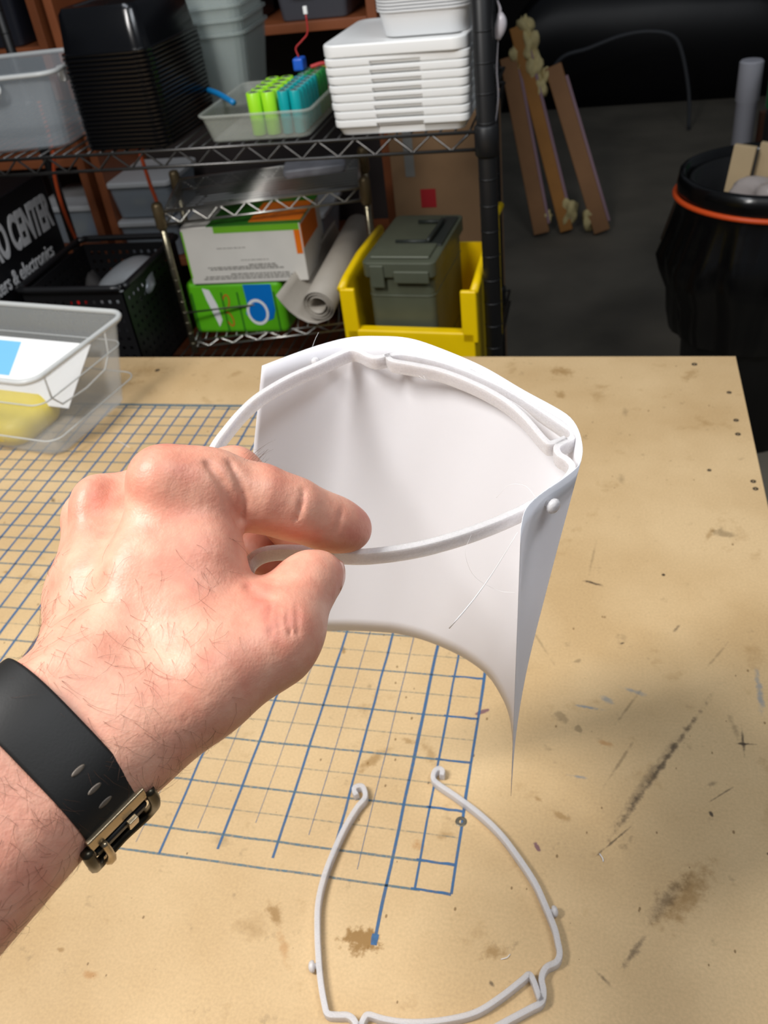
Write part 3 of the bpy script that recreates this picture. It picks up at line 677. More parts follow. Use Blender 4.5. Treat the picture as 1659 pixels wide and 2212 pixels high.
# ================================================================== wire shelving rack
RX0, RX1, RY0, RY1 = -1.42, -.112, 1.10, 1.62
SU, SL = A_(.235), A_(-.305)
wire = mat('dark_wire', rgb(92, 90, 88), .32, .9); post_m = mat('black_post', rgb(26, 26, 27), .45, .2)
chrome = mat('chrome_wire', rgb(214, 212, 206), .30, 1.0)
rack = thing('wire_rack', 'black wire shelving rack behind the workbench', 'shelving rack', ((RX0 + RX1) / 2, 1.33, 0))
for x in (RX0, RX1):
    for y in (RY0, RY1):
        r = .0175 if y == RY0 else .0125
        x = x + (0 if y == RY0 else (-.046 if x > -1 else .055))
        bm = bmesh.new(); tube(bm, [(x, y + .005, .0), (x, y + .005, 2.0)], r, 20)
        for k in range(1, 38): lathe(bm, [(r + .0004, -.0015), (r + .0007, 0), (r + .0004, .0015)], (x, y + .005, .05 * k), 20)
        p = keep(fin(bm, 'post', post_m, smooth=True), rack)
        for z in (SU, SL):
            bm = bmesh.new(); lathe(bm, [(r + .001, -.045), (r + .005, -.04), (r + .005, .008), (r + .001, .012)], (x, y + .005, z), 20); keep(fin(bm, 'collar', post_m, smooth=True), rack)
def setp(o, par): o.parent = par; return o
def wire_shelf(par, x0, x1, y0, y1, zt, drop, rw, pitch, along, period, wm, phase=0.0, local=False):
    keep = setp if local else globals()['keep']
    # front and back trusses
    for y in (y0, y1):
        for z in (zt, zt - drop):
            bm = bmesh.new(); tube(bm, [(x0, y, z), (x1, y, z)], rw * 1.25, 8); keep(fin(bm, 'rail', wm, smooth=True), par)
        bm = bmesh.new(); n = int((x1 - x0) / (period / 2)); pts = [(x0 + phase + i * period / 2, y, zt - (drop if i % 2 else 0)) for i in range(n + 1) if x0 + phase + i * period / 2 < x1]
        tube(bm, pts, rw, 6); keep(fin(bm, 'truss_wire', wm, smooth=True), par)
    for x in (x0, x1):
        for z in (zt, zt - drop):
            bm = bmesh.new(); tube(bm, [(x, y0, z), (x, y1, z)], rw * 1.25, 8); keep(fin(bm, 'side_rail', wm, smooth=True), par)
    bm = bmesh.new()
    if along == 'y': tube(bm, [(0, 0, 0), (0, y1 - y0, 0)], rw * .8, 6)
    else: tube(bm, [(0, 0, 0), (x1 - x0, 0, 0)], rw * .8, 6)
    o = keep(fin(bm, 'shelf_wire', wm, smooth=True), par); o.location = (x0, y0, zt + rw * .5); first = True
    n = int(((x1 - x0) if along == 'y' else (y1 - y0)) / pitch)
    for i in range(1, n + 1):
        c = o if first else o.copy()
        if not first: COL.objects.link(c)
        first = False
        c.location = (x0 + i * pitch, y0, zt + rw * .5) if along == 'y' else (x0, y0 + i * pitch - pitch * .4, zt + rw * .5)
wire_shelf(rack, RX0 + .018, RX1 - .018, RY0, RY1, SU, .031, .0027, .028, 'y', .073, wire, .02)
wire_shelf(rack, RX0 + .018, RX1 - .018, RY0, RY1, SL, .031, .0027, .028, 'y', .073, wire)
SUT, SLT = SU + .0045, SL + .0045                       # tops of the wires

# ------------------------------------------------------------------ upper shelf: nested black trays
blk = mat('glossy_black_plastic', rgb(9, 10, 13), .2, spec=.45)
bm = bmesh.new(); TW, TD = .180, .235
w_ = .0005
L = [rl(TW + .004 - 2 * w_, TD + .004 - 2 * w_, .027, .0, 5), rl(TW + .014, TD + .014, .030, 0, 5), rl(TW + .016, TD + .016, .031, .0018, 5), rl(TW + .016, TD + .016, .031, .0052, 5), rl(TW + .006, TD + .006, .027, .0060, 5), rl(TW + .004, TD + .004, .027, .010, 5), rl(TW - .009, TD - .010, .024, .070, 5), rl(TW - .024, TD - .026, .018, .080, 5), rl(TW - .060, TD - .064, .012, .080, 5), rl(TW - .064, TD - .068, .012, .0785, 5),
     rl(TW - .064, TD - .068, .012, .0780, 5), rl(TW - .026, TD - .028, .018, .0795, 5), rl(TW - .009 - 2 * w_, TD - .010 - 2 * w_, .024, .0695, 5), rl(TW + .004 - 2 * w_, TD + .004 - 2 * w_, .027, .010, 5), rl(TW + .004 - 2 * w_, TD + .004 - 2 * w_, .027, .0, 5)]
# outer skin capped at the top, inner skin capped below it, so the tray is a thin shell open at the bottom
loft(bm, L[:10], False, True); loft(bm, L[10:], True, False); bmesh.ops.remove_doubles(bm, verts=bm.verts, dist=1e-6)
tray0 = fin(bm, 'food_tray', blk, smooth=False)
md = tray0.data; md.polygons.foreach_set('use_smooth', [True] * len(md.polygons)); md.set_sharp_from_angle(angle=math.radians(40))
NT = 22
for i in range(NT):
    o = tray0 if i == 0 else tray0.copy()
    if i: COL.objects.link(o)
    o.location = (-.827 + .0006 * math.sin(i * 2.1), 1.225 + .0006 * math.cos(i * 1.7), SUT + .002 + i * .0081); o.rotation_euler.z = math.radians(-4)
    where = 'topmost' if i == NT - 1 else ORD[i] + (' from the bottom' if i else ''); tag(o, f'upturned black plastic food tray, {where} of the nested stack', 'tray', 'upturned black food trays nested in a stack')
# ------------------------------------------------------------------ white tubs, lid and the stack on the lid
whp = mat('white_plastic', rgb(238, 238, 236), .35, spec=.45)
bm = bmesh.new()
def tubloop(wx, wy, z, ind):
    pts = rrect(wx, wy, .016, 4); out = []
    L_ = []
    # front edge gets extra points so the grip panel can step in
    for k, (x, y) in enumerate(pts): L_.append((x, y, z))
    fr = [(-.045, 0), (-.043, ind), (.043, ind), (.045, 0)]
    i0 = 15                                                   # between the two front corners
    front = [(x, -wy / 2 + d, z) for x, d in fr]
    return L_[:i0] + front + L_[i0:]
hT = .027
Lp = [tubloop(.236, .216, 0, .0), tubloop(.238, .218, .002, .002), tubloop(.248, .228, hT - .0125, .006), tubloop(.249, .229, hT - .0122, .006), tubloop(.255, .235, hT - .0115, .0045), tubloop(.256, .236, hT - .0075, .0035), tubloop(.256, .236, hT - .0060, .0), tubloop(.256, .236, hT - .001, .0), tubloop(.254, .234, hT, .0), tubloop(.244, .224, hT, .0), tubloop(.232, .212, .004, .0)]
loft(bm, Lp); tub0 = fin(bm, 'white_tub', whp)
md = tub0.data; md.polygons.foreach_set('use_smooth', [True] * len(md.polygons)); md.set_sharp_from_angle(angle=math.radians(40))
for i in range(8):
    o = tub0 if i == 0 else tub0.copy()
    if i: COL.objects.link(o)
    o.location = (-.268 + .0008 * math.sin(i * 2.7), 1.218, SUT + .001 + i * .0150); o.rotation_euler.z = math.radians(-1.0 + .25 * math.sin(i * 1.9))
    s_ = 1.0 + .006 * i; o.scale = (s_, 1, 1)
    where = 'topmost' if i == 7 else ORD[i] + (' from the bottom' if i else ''); tag(o, f'white plastic tub, {where} of the nested stack on the upper shelf', 'tub', 'white tubs nested in a stack')
zl = SUT + .001 + 7 * .0150 + hT
bm = bmesh.new(); L = [rl(.262, .242, .020, -.020, 5), rl(.288, .262, .026, -.020, 5), rl(.292, .266, .028, -.017, 5), rl(.292, .266, .028, -.002, 5), rl(.288, .262, .026, .0015, 5), rl(.264, .240, .02, .0015, 5), rl(.256, .232, .018, -.001, 5)]
L = [[(x * .915, y, z) for x, y, z in q_] for q_ in L]
loft(bm, L[1:]); o = fin(bm, 'tub_lid', whp, bevel=.0015); o.location = (-.266, 1.230, zl + .0212); o.rotation_euler.z = math.radians(-3.2)
tag(o, 'white plastic lid on top of the stack of white tubs', 'lid')
bm = bmesh.new(); CW = .172
L = [rl(CW - .020, CW - .020, .03, 0, 6), rl(CW - .016, CW - .016, .032, .002, 6), rl(CW - .004, CW - .004, .036, .040, 6), rl(CW + .004, CW + .004, .04, .0402, 6), rl(CW + .004, CW + .004, .04, .0432, 6), rl(CW - .006, CW - .006, .035, .0432, 6), rl(CW - .02, CW - .02, .03, .003, 6)]
loft(bm, L); del0 = fin(bm, 'deli_container', mat('milky_white_plastic', rgb(228, 229, 230), .3, alpha=.93, spec=.5))
md = del0.data; md.polygons.foreach_set('use_smooth', [True] * len(md.polygons)); md.set_sharp_from_angle(angle=math.radians(40))
for i in range(26):
    o = del0 if i == 0 else del0.copy()
    if i: COL.objects.link(o)
    o.location = (-.216, 1.208, zl + .0230 + i * .0052); o.rotation_euler.z = math.radians(-3)
    where = 'topmost' if i == 25 else ORD[i] + (' from the bottom' if i else '')
    tag(o, f'milky plastic food container, {where} of the stack standing on the white lid', 'container', 'milky containers nested in a stack on the lid')
# ------------------------------------------------------------------ battery tray and cells
bt = thing('battery_tray', 'frosted plastic tray holding battery cells on the upper shelf', 'tray', (-.555, 1.24, SUT))
bm = bmesh.new(); container(bm, .222, .275, .052, .010, .016, .0014, .004, .004); o = fin(bm, 'body', frostw, bt); o.location = (0, 0, .0008)
bm = bmesh.new(); tube(bm, [(x, y, .0525) for x, y in rrect(.230, .283, .02, 6)], .0022, 8, closed=True); fin(bm, 'rim', frostw, bt, smooth=True)
def cell(name, r, h, col):
    t = thing(name, 'x', 'battery')
    bm = bmesh.new(); lathe(bm, [(r * .96, 0), (r, .0008), (r, h - .0012), (r * .93, h), (r * .70, h), (r * .68, h - .0008), (r * .3, h - .0008)], n=20); fin(bm, 'wrapper', col, t, smooth=False)
    bm = bmesh.new(); lathe(bm, [(r * .36, h - .001), (r * .36, h + .0010), (r * .28, h + .0014), (r * .05, h + .0014)], n=14); fin(bm, 'terminal_cap', chrome, t, smooth=False)
    bm = bmesh.new(); lathe(bm, [(r * .72, h - .0009), (r * .72, h - .0003), (r * .4, h - .0003), (r * .4, h - .0009)], n=16); fin(bm, 'top_ring', mat('grey_ring', rgb(120, 122, 118), .6), t)
    for ch in t.children: ch.data.set_sharp_from_angle(angle=math.radians(40)); ch.data.polygons.foreach_set('use_smooth', [True] * len(ch.data.polygons)); ch.data.set_sharp_from_angle(angle=math.radians(40))
    return t
lime = mat('lime_wrapper', rgb(160, 226, 40), .32); teal = mat('teal_wrapper', rgb(10, 158, 160), .32); grn = mat('green_wrapper', rgb(44, 140, 66), .35)
c_l, c_t, c_g = cell('lime_battery', .0142, .076, lime), cell('teal_battery', .0112, .076, teal), cell('green_battery', .0112, .076, grn)
rows_ = ['front', 'second', 'third', 'fourth', 'fifth', 'sixth', 'seventh', 'eighth']
first = {}
def putcell(proto, x, y, lab, grp):
    o = proto if proto.name not in first else copytree(proto)
    first.setdefault(proto.name, 1)
    o.location = (x, y, SUT + .0065); tag(o, lab, 'battery', grp)
for r in range(5):
    for c in range(2):
        putcell(c_l, -.5595 + c * .0300 + r * .0005, 1.137 + r * .0295, f'lime-green battery cell, {rows_[r]} row, {"left" if c == 0 else "right"} of the two lime columns', 'lime battery cells in the frosted tray')
for r in range(6):
    for c in range(2):
        putcell(c_t, -.4990 + c * .0236, 1.134 + r * .0232, f'teal battery cell, {rows_[r]} row, {"left" if c == 0 else "right"} of the two teal columns', 'teal battery cells in the frosted tray')
for r in range(3):
    for c in range(2):
        putcell(c_g, -.4980 + c * .0236, 1.2745 + r * .0232, f'dark green battery cell behind the teal ones, {rows_[r]} row, {"left" if c == 0 else "right"} column', 'green battery cells at the back of the tray')
# plug lead lying on the cells
pl = thing('battery_lead', 'blue wrapped cell with a red wire ending in a white plug, on the green cells', 'cable', (-.488, 1.300, SUT + .084))
bm = bmesh.new(); box(bm, (-.022, .0, .012), (.022, .03, .024)); fin(bm, 'blue_block', mat('blue_wrap', rgb(30, 92, 200), .35), pl, bevel=.004)
bm = bmesh.new(); tube(bm, catmull([(-.022, .0, .024), (-.026, .002, .040), (-.012, .004, .052), (.002, .006, .066), (.004, .006, .098)], 6), .0018, 8); fin(bm, 'red_wire', mat('red_wire', rgb(170, 40, 40), .45), pl, smooth=True)
bm = bmesh.new(); box(bm, (.004, .006, .105), (.008, .006, .014)); fin(bm, 'white_plug', whp, pl, bevel=.001)
bm = bmesh.new(); tube(bm, catmull([(.0, .0, .004), (.02, .01, .007), (.034, .02, .004)], 6), .004, 8); fin(bm, 'red_sleeve', mat('red_sleeve', rgb(190, 60, 60), .5), pl, smooth=True)
# blue straw
p1, p2 = ony(440, 192, 1.33), ony(505, 222, 1.20)
bm = bmesh.new(); tube(bm, catmull([p1, (p1 + p2) / 2 + np.array([0, 0, .004]), p2], 6), .0058, 12); tag(fin(bm, 'blue_hose', mat('blue_hose', rgb(20, 120, 180), .4), smooth=True), 'short piece of blue hose lying across the edge of the battery tray', 'hose')
# frosted bins behind
bm = bmesh.new(); container(bm, .255, .215, .150, .018, .030, .0016, .006, .005); fb0 = fin(bm, 'frosted_bin', mat('grey_frosted_plastic', rgb(176, 186, 182), .4, alpha=.38))
for i in range(4):
    o = fb0 if i == 0 else fb0.copy()
    if i: COL.objects.link(o)
    o.location = (-.785, 1.480, SUT + .001 + i * .026); o.rotation_euler.z = math.radians(3)
    tag(o, f'frosted plastic bin behind the black trays, {"topmost" if i == 3 else ORD[i] + (" from the bottom" if i else "")} of its nested stack', 'storage bin', 'frosted bins nested behind the black trays')
# tools behind the battery tray
tl = thing('hand_tool', 'red and black hand tool lying behind the battery tray', 'tool', (-.50, 1.47, SUT))
bm = bmesh.new(); box(bm, (0, 0, .022), (.12, .05, .044)); fin(bm, 'tool_body', mat('dark_tool', rgb(44, 44, 46), .5), tl, bevel=.012, seg=3)
bm = bmesh.new(); tube(bm, catmull([(-.055, -.03, .012), (-.02, -.045, .018), (.04, -.04, .02), (.075, -.02, .03)], 6), .007, 10); fin(bm, 'red_grip', mat('red_grip', rgb(176, 30, 32), .4), tl, smooth=True)
bm = bmesh.new(); tube(bm, catmull([(-.05, .0, .048), (0, -.01, .056), (.05, .0, .050)], 6), .006, 10); fin(bm, 'yellow_grip', mat('yellow_grip', rgb(190, 160, 30), .4), tl, smooth=True)
# latched clear box at the left end
lb = thing('latched_box', 'clear plastic box with a clip handle, left end of the upper shelf', 'storage bin', (-1.135, 1.245, SUT))
LW, LD, LH = .300, .255, .150
bm = bmesh.new(); container(bm, LW, LD, LH, .018, .03, .0018, .008, .010); o = fin(bm, 'body', mat('clear_plastic', rgb(176, 184, 190), .3, alpha=.22), lb); o.location.z = .001
bm = bmesh.new(); tube(bm, [(x, y, LH - .004) for x, y in rrect(LW + .018, LD + .018, .036, 6)], .0048, 8, closed=True); fin(bm, 'rim', frost2, lb, smooth=True)
for sx, sy in ((1, -1), (1, 1)):
    bm = bmesh.new(); box(bm, (sx * (LW / 2 + .006), sy * .085, LH - .014), (.014, .018, .030)); fin(bm, 'rim_tab', frost2, lb, bevel=.003)
lt = None
bm = bmesh.new(); box(bm, (-.010, -LD / 2 - .016, LH - .022), (.10, .014, .034)); lt = fin(bm, 'clip_handle', frost2, lb, bevel=.005, seg=3)
bm = bmesh.new(); tube(bm, catmull([(-.06, -LD / 2 - .014, LH - .004), (-.06, -LD / 2 - .026, LH - .03), (.04, -LD / 2 - .026, LH - .03), (.04, -LD / 2 - .014, LH - .004)], 5), .003, 8); o = fin(bm, 'clip_wire', frost2, smooth=True); o.parent = lt
lb.rotation_euler.z = math.radians(6)
# ================================================================== lower shelf: chrome helper rack and what it holds
HA = math.radians(13.8)
mini = thing('helper_rack', 'small chrome wire rack standing on the lower shelf', 'wire rack', (-.892, 1.270, SLT)); mini.rotation_euler.z = HA
MX0, MX1, MY0, MY1, MZ = 0.0, .478, 0.0, .25, A_(.056) - SLT
br_m = mat('bronze_collar', rgb(116, 100, 72), .4, .6)
for x in (MX0, MX1):
    for y in (MY0, MY1):
        bm = bmesh.new(); tube(bm, [(x, y, .0005), (x, y, MZ + .02)], .0078, 14)
        for k in range(1, 13): lathe(bm, [(.0079, -.001), (.0085, 0), (.0079, .001)], (x, y, .028 * k), 14)
        fin(bm, 'post', mat('dull_chrome_post', rgb(150, 142, 120), .28, .95), mini, smooth=True)
        bm = bmesh.new(); lathe(bm, [(.009, -.052), (.0130, -.045), (.0130, .004), (.010, .010), (.004, .012)], (x, y, MZ + .012), 16); fin(bm, 'collar', br_m, mini, smooth=True)
wire_shelf(mini, MX0 + .012, MX1 - .012, MY0, MY1, MZ, .028, .0026, .0190, 'x', .064, chrome, local=True)
MB = .032
wire_shelf(mini, MX0 + .008, MX1 - .008, MY0, MY1, MB, .018, .0018, .026, 'y', .062, chrome, local=True)
bm = bmesh.new(); tube(bm, [(MX0, MY0 - .006, A_(-.190) - SLT), (MX1, MY0 - .006, A_(-.190) - SLT)], .0024, 8); fin(bm, 'rail', chrome, mini, smooth=True)
MBT = SLT + MB + .0035
MR = Matrix.Translation((-.892, 1.270, SLT)) @ Matrix.Rotation(HA, 4, 'Z')
# flat items on top of the helper rack
for i, (x, y, wx, wy, h, c, lab) in enumerate(((.36, .17, .15, .09, .018, rgb(150, 152, 160), 'flat grey case lying on top of the chrome rack'),)):
    bm = bmesh.new(); loft(bm, [rl(wx * .97, wy * .97, .01, 0), rl(wx, wy, .01, h * .3), rl(wx, wy, .01, h * .8), rl(wx * .95, wy * .95, .01, h)]); o = fin(bm, 'flat_case', mat(f'flat_case_{i}', c, .4, var=.2, vscale=40)); o.location = MR @ Vector((x, y, MZ + .0040)); o.rotation_euler.z = HA + .1 * i
    tag(o, lab, 'case')
# green packets
gr = mat('green_packet', rgb(96, 190, 26), .4, var=.06, vscale=20); gr_d = mat('dark_green_print', rgb(48, 120, 30), .45); blu = mat('blue_print', rgb(0, 118, 206), .4)
gp = thing('green_packet', 'bright green packet with a blue badge under the white box in the chrome rack', 'packet', (-.770, 1.385, MBT))
bm = bmesh.new(); loft(bm, [rl(.232, .15, .012, 0, 4), rl(.240, .16, .016, .010, 4), rl(.240, .16, .016, .094, 4), rl(.232, .15, .012, .102, 4)]); fin(bm, 'packet_body', gr, gp, smooth=False, bevel=.003)
def flat(bm, pts, y, t=.0006):
    a = [bm.verts.new((x, y, z)) for x, z in pts]; b = [bm.verts.new((x, y - t, z)) for x, z in pts]; n = len(pts)
    bm.faces.new(a); bm.faces.new(b)
    for k in range(n): bm.faces.new((a[k], a[(k + 1) % n], b[(k + 1) % n], b[k]))
def ell(cx, cz, a, b, rot=0, n=24): return [(cx + a * math.cos(t) * math.cos(rot) - b * math.sin(t) * math.sin(rot), cz + a * math.cos(t) * math.sin(rot) + b * math.sin(t) * math.cos(rot)) for t in [2 * math.pi * k / n for k in range(n)]]
def ringp(bm, cx, cz, a, b, wd, rot, y):
    n = 24; o_ = ell(cx, cz, a, b, rot, n); i_ = ell(cx, cz, a - wd, b - wd, rot, n)
    O = [bm.verts.new((x, y, z)) for x, z in o_]; I = [bm.verts.new((x, y, z)) for x, z in i_]
    for k in range(n): bm.faces.new((O[k], O[(k + 1) % n], I[(k + 1) % n], I[k]))
FY = -.0806
bm = bmesh.new(); flat(bm, [(.022, .040), (.030, .06), (.028, .1), (.096, .1), (.096, .048), (.088, .03), (.06, .022), (.036, .028)], FY); fin(bm, 'blue_panel', blu, gp)
bm = bmesh.new(); ringp(bm, .052, .044, .027, .027, .006, 0, FY - .0009); fin(bm, 'white_ring', whi, gp)
bm = bmesh.new(); flat(bm, [(-.075, .094), (-.058, .090), (-.046, .06), (-.042, .028), (-.052, .014), (-.060, .04), (-.070, .07)], FY); fin(bm, 'white_swoosh', whi, gp)
bm = bmesh.new(); ringp(bm, -.022, .066, .009, .016, .0028, -.3, FY - .0003); ringp(bm, -.022, .030, .009, .016, .0028, .3, FY - .0003); fin(bm, 'red_loops', mat('red_print', rgb(214, 84, 40), .45), gp)
for x in (-.105, -.03, .01, .1): bm = bmesh.new(); box(bm, (x, FY - .0002, .045), (.004, .0006, .08)); fin(bm, 'fold_line', gr_d, gp)
# white box, stored upside down
wb = thing('white_carton', 'white carton with green and orange edges and small upside-down print in the chrome rack', 'carton', (-.722, 1.397, MBT + .1325))
cart = mat('white_carton_board', rgb(226, 222, 214), .55, var=.04, vscale=18)
bm = bmesh.new(); box(bm, (0, 0, .0645), (.268, .185, .128)); fin(bm, 'carton_body', cart, wb, bevel=.002)
org = mat('orange_print', rgb(240, 120, 10), .5); lg = mat('lime_print', rgb(120, 190, 40), .5)
BY = -.0927
bm = bmesh.new(); box(bm, (.03, 0, .1290), (.208, .1852, .001)); fin(bm, 'green_top', gr_d, wb)
bm = bmesh.new(); box(bm, (.075, -.01, .1298), (.115, .13, .001)); fin(bm, 'orange_patch', org, wb)
bm = bmesh.new(); box(bm, (.036, BY, .121), (.19, .0008, .014)); fin(bm, 'green_edge', lg, wb)
bm = bmesh.new(); box(bm, (.125, BY - .0004, .088), (.013, .0008, .052)); fin(bm, 'orange_tab', org, wb)
bm = bmesh.new(); box(bm, (-.1320, BY, .068), (.0038, .0008, .106)); fin(bm, 'green_edge', lg, wb)
bm = bmesh.new(); box(bm, (.1345, -.02, .098), (.001, .14, .05)); fin(bm, 'orange_side', org, wb)
prn = mat('grey_print', rgb(120, 116, 110), .6); rq = random.Random(5)
bm = bmesh.new()
for z, x0, x1 in ((.0105, -.105, .095), (.0155, -.100, .098), (.0205, -.040, .085), (.0320, -.085, .080), (.0365, -.090, .072), (.0410, .005, .060), (.0800, -.060, .006), (.0520, -.010, .050)):
    x = x0; th = .0022 if z < .05 else .0011
    while x < x1:
        l = rq.uniform(.004, .013); flat(bm, [(x, z), (x + l, z), (x + l, z + th), (x, z + th)], BY, .0005); x += l + .0022
o = fin(bm, 'fine_print', prn, wb); o['kind'] = 'stuff'
wb.scale = (1.097, 1, 1.086); gp.scale = (1.05, 1, 1.28); wb.rotation_euler.z = math.radians(2)
# roll of grey sheet
roll = mat('grey_sheet_roll', rgb(172, 164, 152), .6, var=.12, vscale=14)
ra = ony(686, 662, 1.200); rb = ony(776, 492, 1.560); rd = (rb - ra); rl_ = np.linalg.norm(rd); rd = rd / rl_
sx = np.cross(rd, [0, 0, 1.]); sx /= np.linalg.norm(sx); sz = np.cross(sx, rd)
bm = bmesh.new(); ringA, ringB = [], []
prof = []; TN = 3.15; a_end = -math.pi / 2 + .25
for k in range(90):
    t = k / 89; a = a_end - 2 * math.pi * TN * (1 - t) * -1; a = a_end + 2 * math.pi * TN * (1 - t); r = .017 + (.040 - .017) * t ** .8; prof.append((r * math.cos(a), r * math.sin(a)))
prof += [(-.012, -.047), (-.034, -.044), (-.055, -.032), (-.073, -.014), (-.088, .010), (-.096, .028)]
NP = len(prof)
for k, (a, b) in enumerate(prof):
    fl = max(0, (k - 89) / 6)
    ringA.append(bm.verts.new(Vector(ra + sx * a + sz * b))); ringB.append(bm.verts.new(Vector(rb + sx * a * (1 - .35 * fl) + sz * b * (1 - .2 * fl))))
for k in range(NP - 1): bm.faces.new((ringA[k], ringA[k + 1], ringB[k + 1], ringB[k]))
o = fin(bm, 'paper_roll', roll, smooth=True); so = o.modifiers.new('t', 'SOLIDIFY'); so.thickness = .0014
tag(o, 'loosely rolled grey sheet sticking out of the chrome rack', 'roll')
# ------------------------------------------------------------------ yellow hopper bin and ammunition can
yb = mat('yellow_plastic', rgb(246, 206, 0), .38, var=.04, vscale=25)
hop = thing('yellow_bin', 'yellow open-front plastic bin on the lower shelf, holding the metal can', 'storage bin', (-.272, 1.23, SLT)); hop.rotation_euler.z = math.radians(-5)
HW, HY0, HY1, HH = .272, 1.082 - 1.23, 1.368 - 1.23, .312
t_ = .007
def panel(bm, prof, x, t): # profile in (y,z), extruded along x
    a = [bm.verts.new((x - t / 2, y, z)) for y, z in prof]; b = [bm.verts.new((x + t / 2, y, z)) for y, z in prof]; n = len(prof)
    bm.faces.new(a); bm.faces.new(b)
    for k in range(n): bm.faces.new((a[k], a[(k + 1) % n], b[(k + 1) % n], b[k]))
sp0 = [(HY0, .004), (HY0 - .004, .135), (HY0 - .008, .240), (HY0 + .03, .250), (HY0 + .125, .275), (HY0 + .150, HH), (HY1, HH), (HY1 - .004, .004)]
sp1 = [(y, min(z, .262)) for y, z in sp0]
for s_ in (-1, 1):
    sp = sp1 if s_ < 0 else sp0
    bm = bmesh.new(); panel(bm, sp, s_ * HW / 2, t_); fin(bm, 'side_wall', yb, hop, bevel=.002)
    bm = bmesh.new(); tube(bm, [(s_ * (HW / 2 + .006), y, z) for y, z in sp[2:7]], .009, 10); fin(bm, 'side_rim', yb, hop, smooth=True)
    bm = bmesh.new(); box(bm, (s_ * (HW / 2 - .006), HY0 - .004, .185), (.034, .012, .115)); fin(bm, 'front_flange', yb, hop, bevel=.004)
bm = bmesh.new(); box(bm, (0, 0, .004), (HW, HY1 - HY0, .007)); fin(bm, 'base', yb, hop)
bm = bmesh.new(); box(bm, (0, HY1 - .004, .118), (HW, t_, .226)); fin(bm, 'back_wall', yb, hop)
bm = bmesh.new(); loft(bm, [[(x, y, z) for x, y in ((-HW / 2 - .004, HY0 - .010), (HW / 2 + .004, HY0 - .010), (HW / 2 + .004, HY0 + y2), (-HW / 2 - .004, HY0 + y2))] for z, y2 in ((.004, 0), (.130, 0), (.140, .012), (.150, .016))]); fin(bm, 'front_lip', yb, hop, bevel=.003)
olv = mat('olive_paint', rgb(84, 88, 72), .5, .15, var=.08, vscale=20); olv_d = mat('dark_olive', rgb(46, 50, 46), .5, .2)
can = thing('ammunition_can', 'olive green metal ammunition can with folded handle in the yellow bin', 'metal box', (-.294, 1.245, SLT + .0085)); can.rotation_euler.z = math.radians(-4.5)
bm = bmesh.new(); loft(bm, [rl(.140, .258, .012, 0, 3), rl(.144, .260, .014, .004, 3), rl(.144, .260, .014, .235, 3)]); fin(bm, 'can_body', olv, can, bevel=.0015)
for z in (.06, .19):
    bm = bmesh.new(); tube(bm, [(x, y, z) for x, y in rrect(.144, .260, .014, 3)], .0016, 6, closed=True); fin(bm, 'pressed_rib', olv, can, smooth=True)
bm = bmesh.new(); loft(bm, [rl(.154, .276, .014, 0.2300, 4), rl(.158, .280, .016, 0.2330, 4), rl(.158, .280, .016, 0.2520, 4), rl(.158, .280, .014, 0.2600, 4), rl(.140, .262, .012, 0.2630, 4)]); ld = fin(bm, 'can_lid', olv, can, bevel=.0012)
bm = bmesh.new(); box(bm, (0, -.086, .2652), (.128, .075, .006)); o = fin(bm, 'raised_panel', olv, bevel=.003); o.parent = ld
bm = bmesh.new(); box(bm, (-.046, -.1414, .234), (.03, .006, .045)); fin(bm, 'front_latch', olv, can, bevel=.002)
bm = bmesh.new(); box(bm, (.028, -.1414, .233), (.075, .006, .024)); fin(bm, 'latch_plate', olv, can, bevel=.002)
bm = bmesh.new(); tube(bm, catmull([(.04, -.040, .266), (.044, -.038, .2725), (.046, .02, .2725), (.046, .075, .2725), (.04, .078, .266)], 4), .0046, 8); tube(bm, [(-.03, -.040, .267), (.046, -.040, .2675)], .0042, 8); tube(bm, [(-.01, .078, .267), (.046, .078, .2675)], .0042, 8); o = fin(bm, 'carry_handle', olv_d, can, smooth=True)
bm = bmesh.new(); box(bm, (.058, .03, .2645), (.030, .165, .003)); o = fin(bm, 'handle_recess', olv_d, bevel=.001); o.parent = ld
can.scale = (1, 1, 1.07)
# ------------------------------------------------------------------ black basket with bits in it
bk_m = mat('black_basket_plastic', rgb(20, 20, 22), .38, spec=.5)
bs = thing('black_basket', 'black perforated plastic basket on the lower shelf', 'basket', (-1.080, 1.270, SLT))
BW, BD, BH = .262, .310, .232
def holes_panel(p, ux, uz, nx, nz, w_, h_, hx, hz, th):
    "flat wall with a field of slots cut as real openings"
    bm_ = bmesh.new(); ux, uz = np.array(ux, float), np.array(uz, float); nrm_ = np.cross(ux, uz)
    xs = [0]; zs = [0]
    for i in range(nx): c = w_ * (i + 1) / (nx + 1); xs += [c - hx / 2, c + hx / 2]
    for i in range(nz): c = h_ * (i + 1) / (nz + 1); zs += [c - hz / 2, c + hz / 2]
    xs.append(w_); zs.append(h_); V = {}
    def v(i, j):
        if (i, j) not in V: V[(i, j)] = bm_.verts.new(Vector(np.array(p) + ux * xs[i] + uz * zs[j]))
        return V[(i, j)]
    for i in range(len(xs) - 1):
        for j in range(len(zs) - 1):
            if i % 2 and j % 2: continue
            bm_.faces.new((v(i, j), v(i + 1, j), v(i + 1, j + 1), v(i, j + 1)))
    return bm_
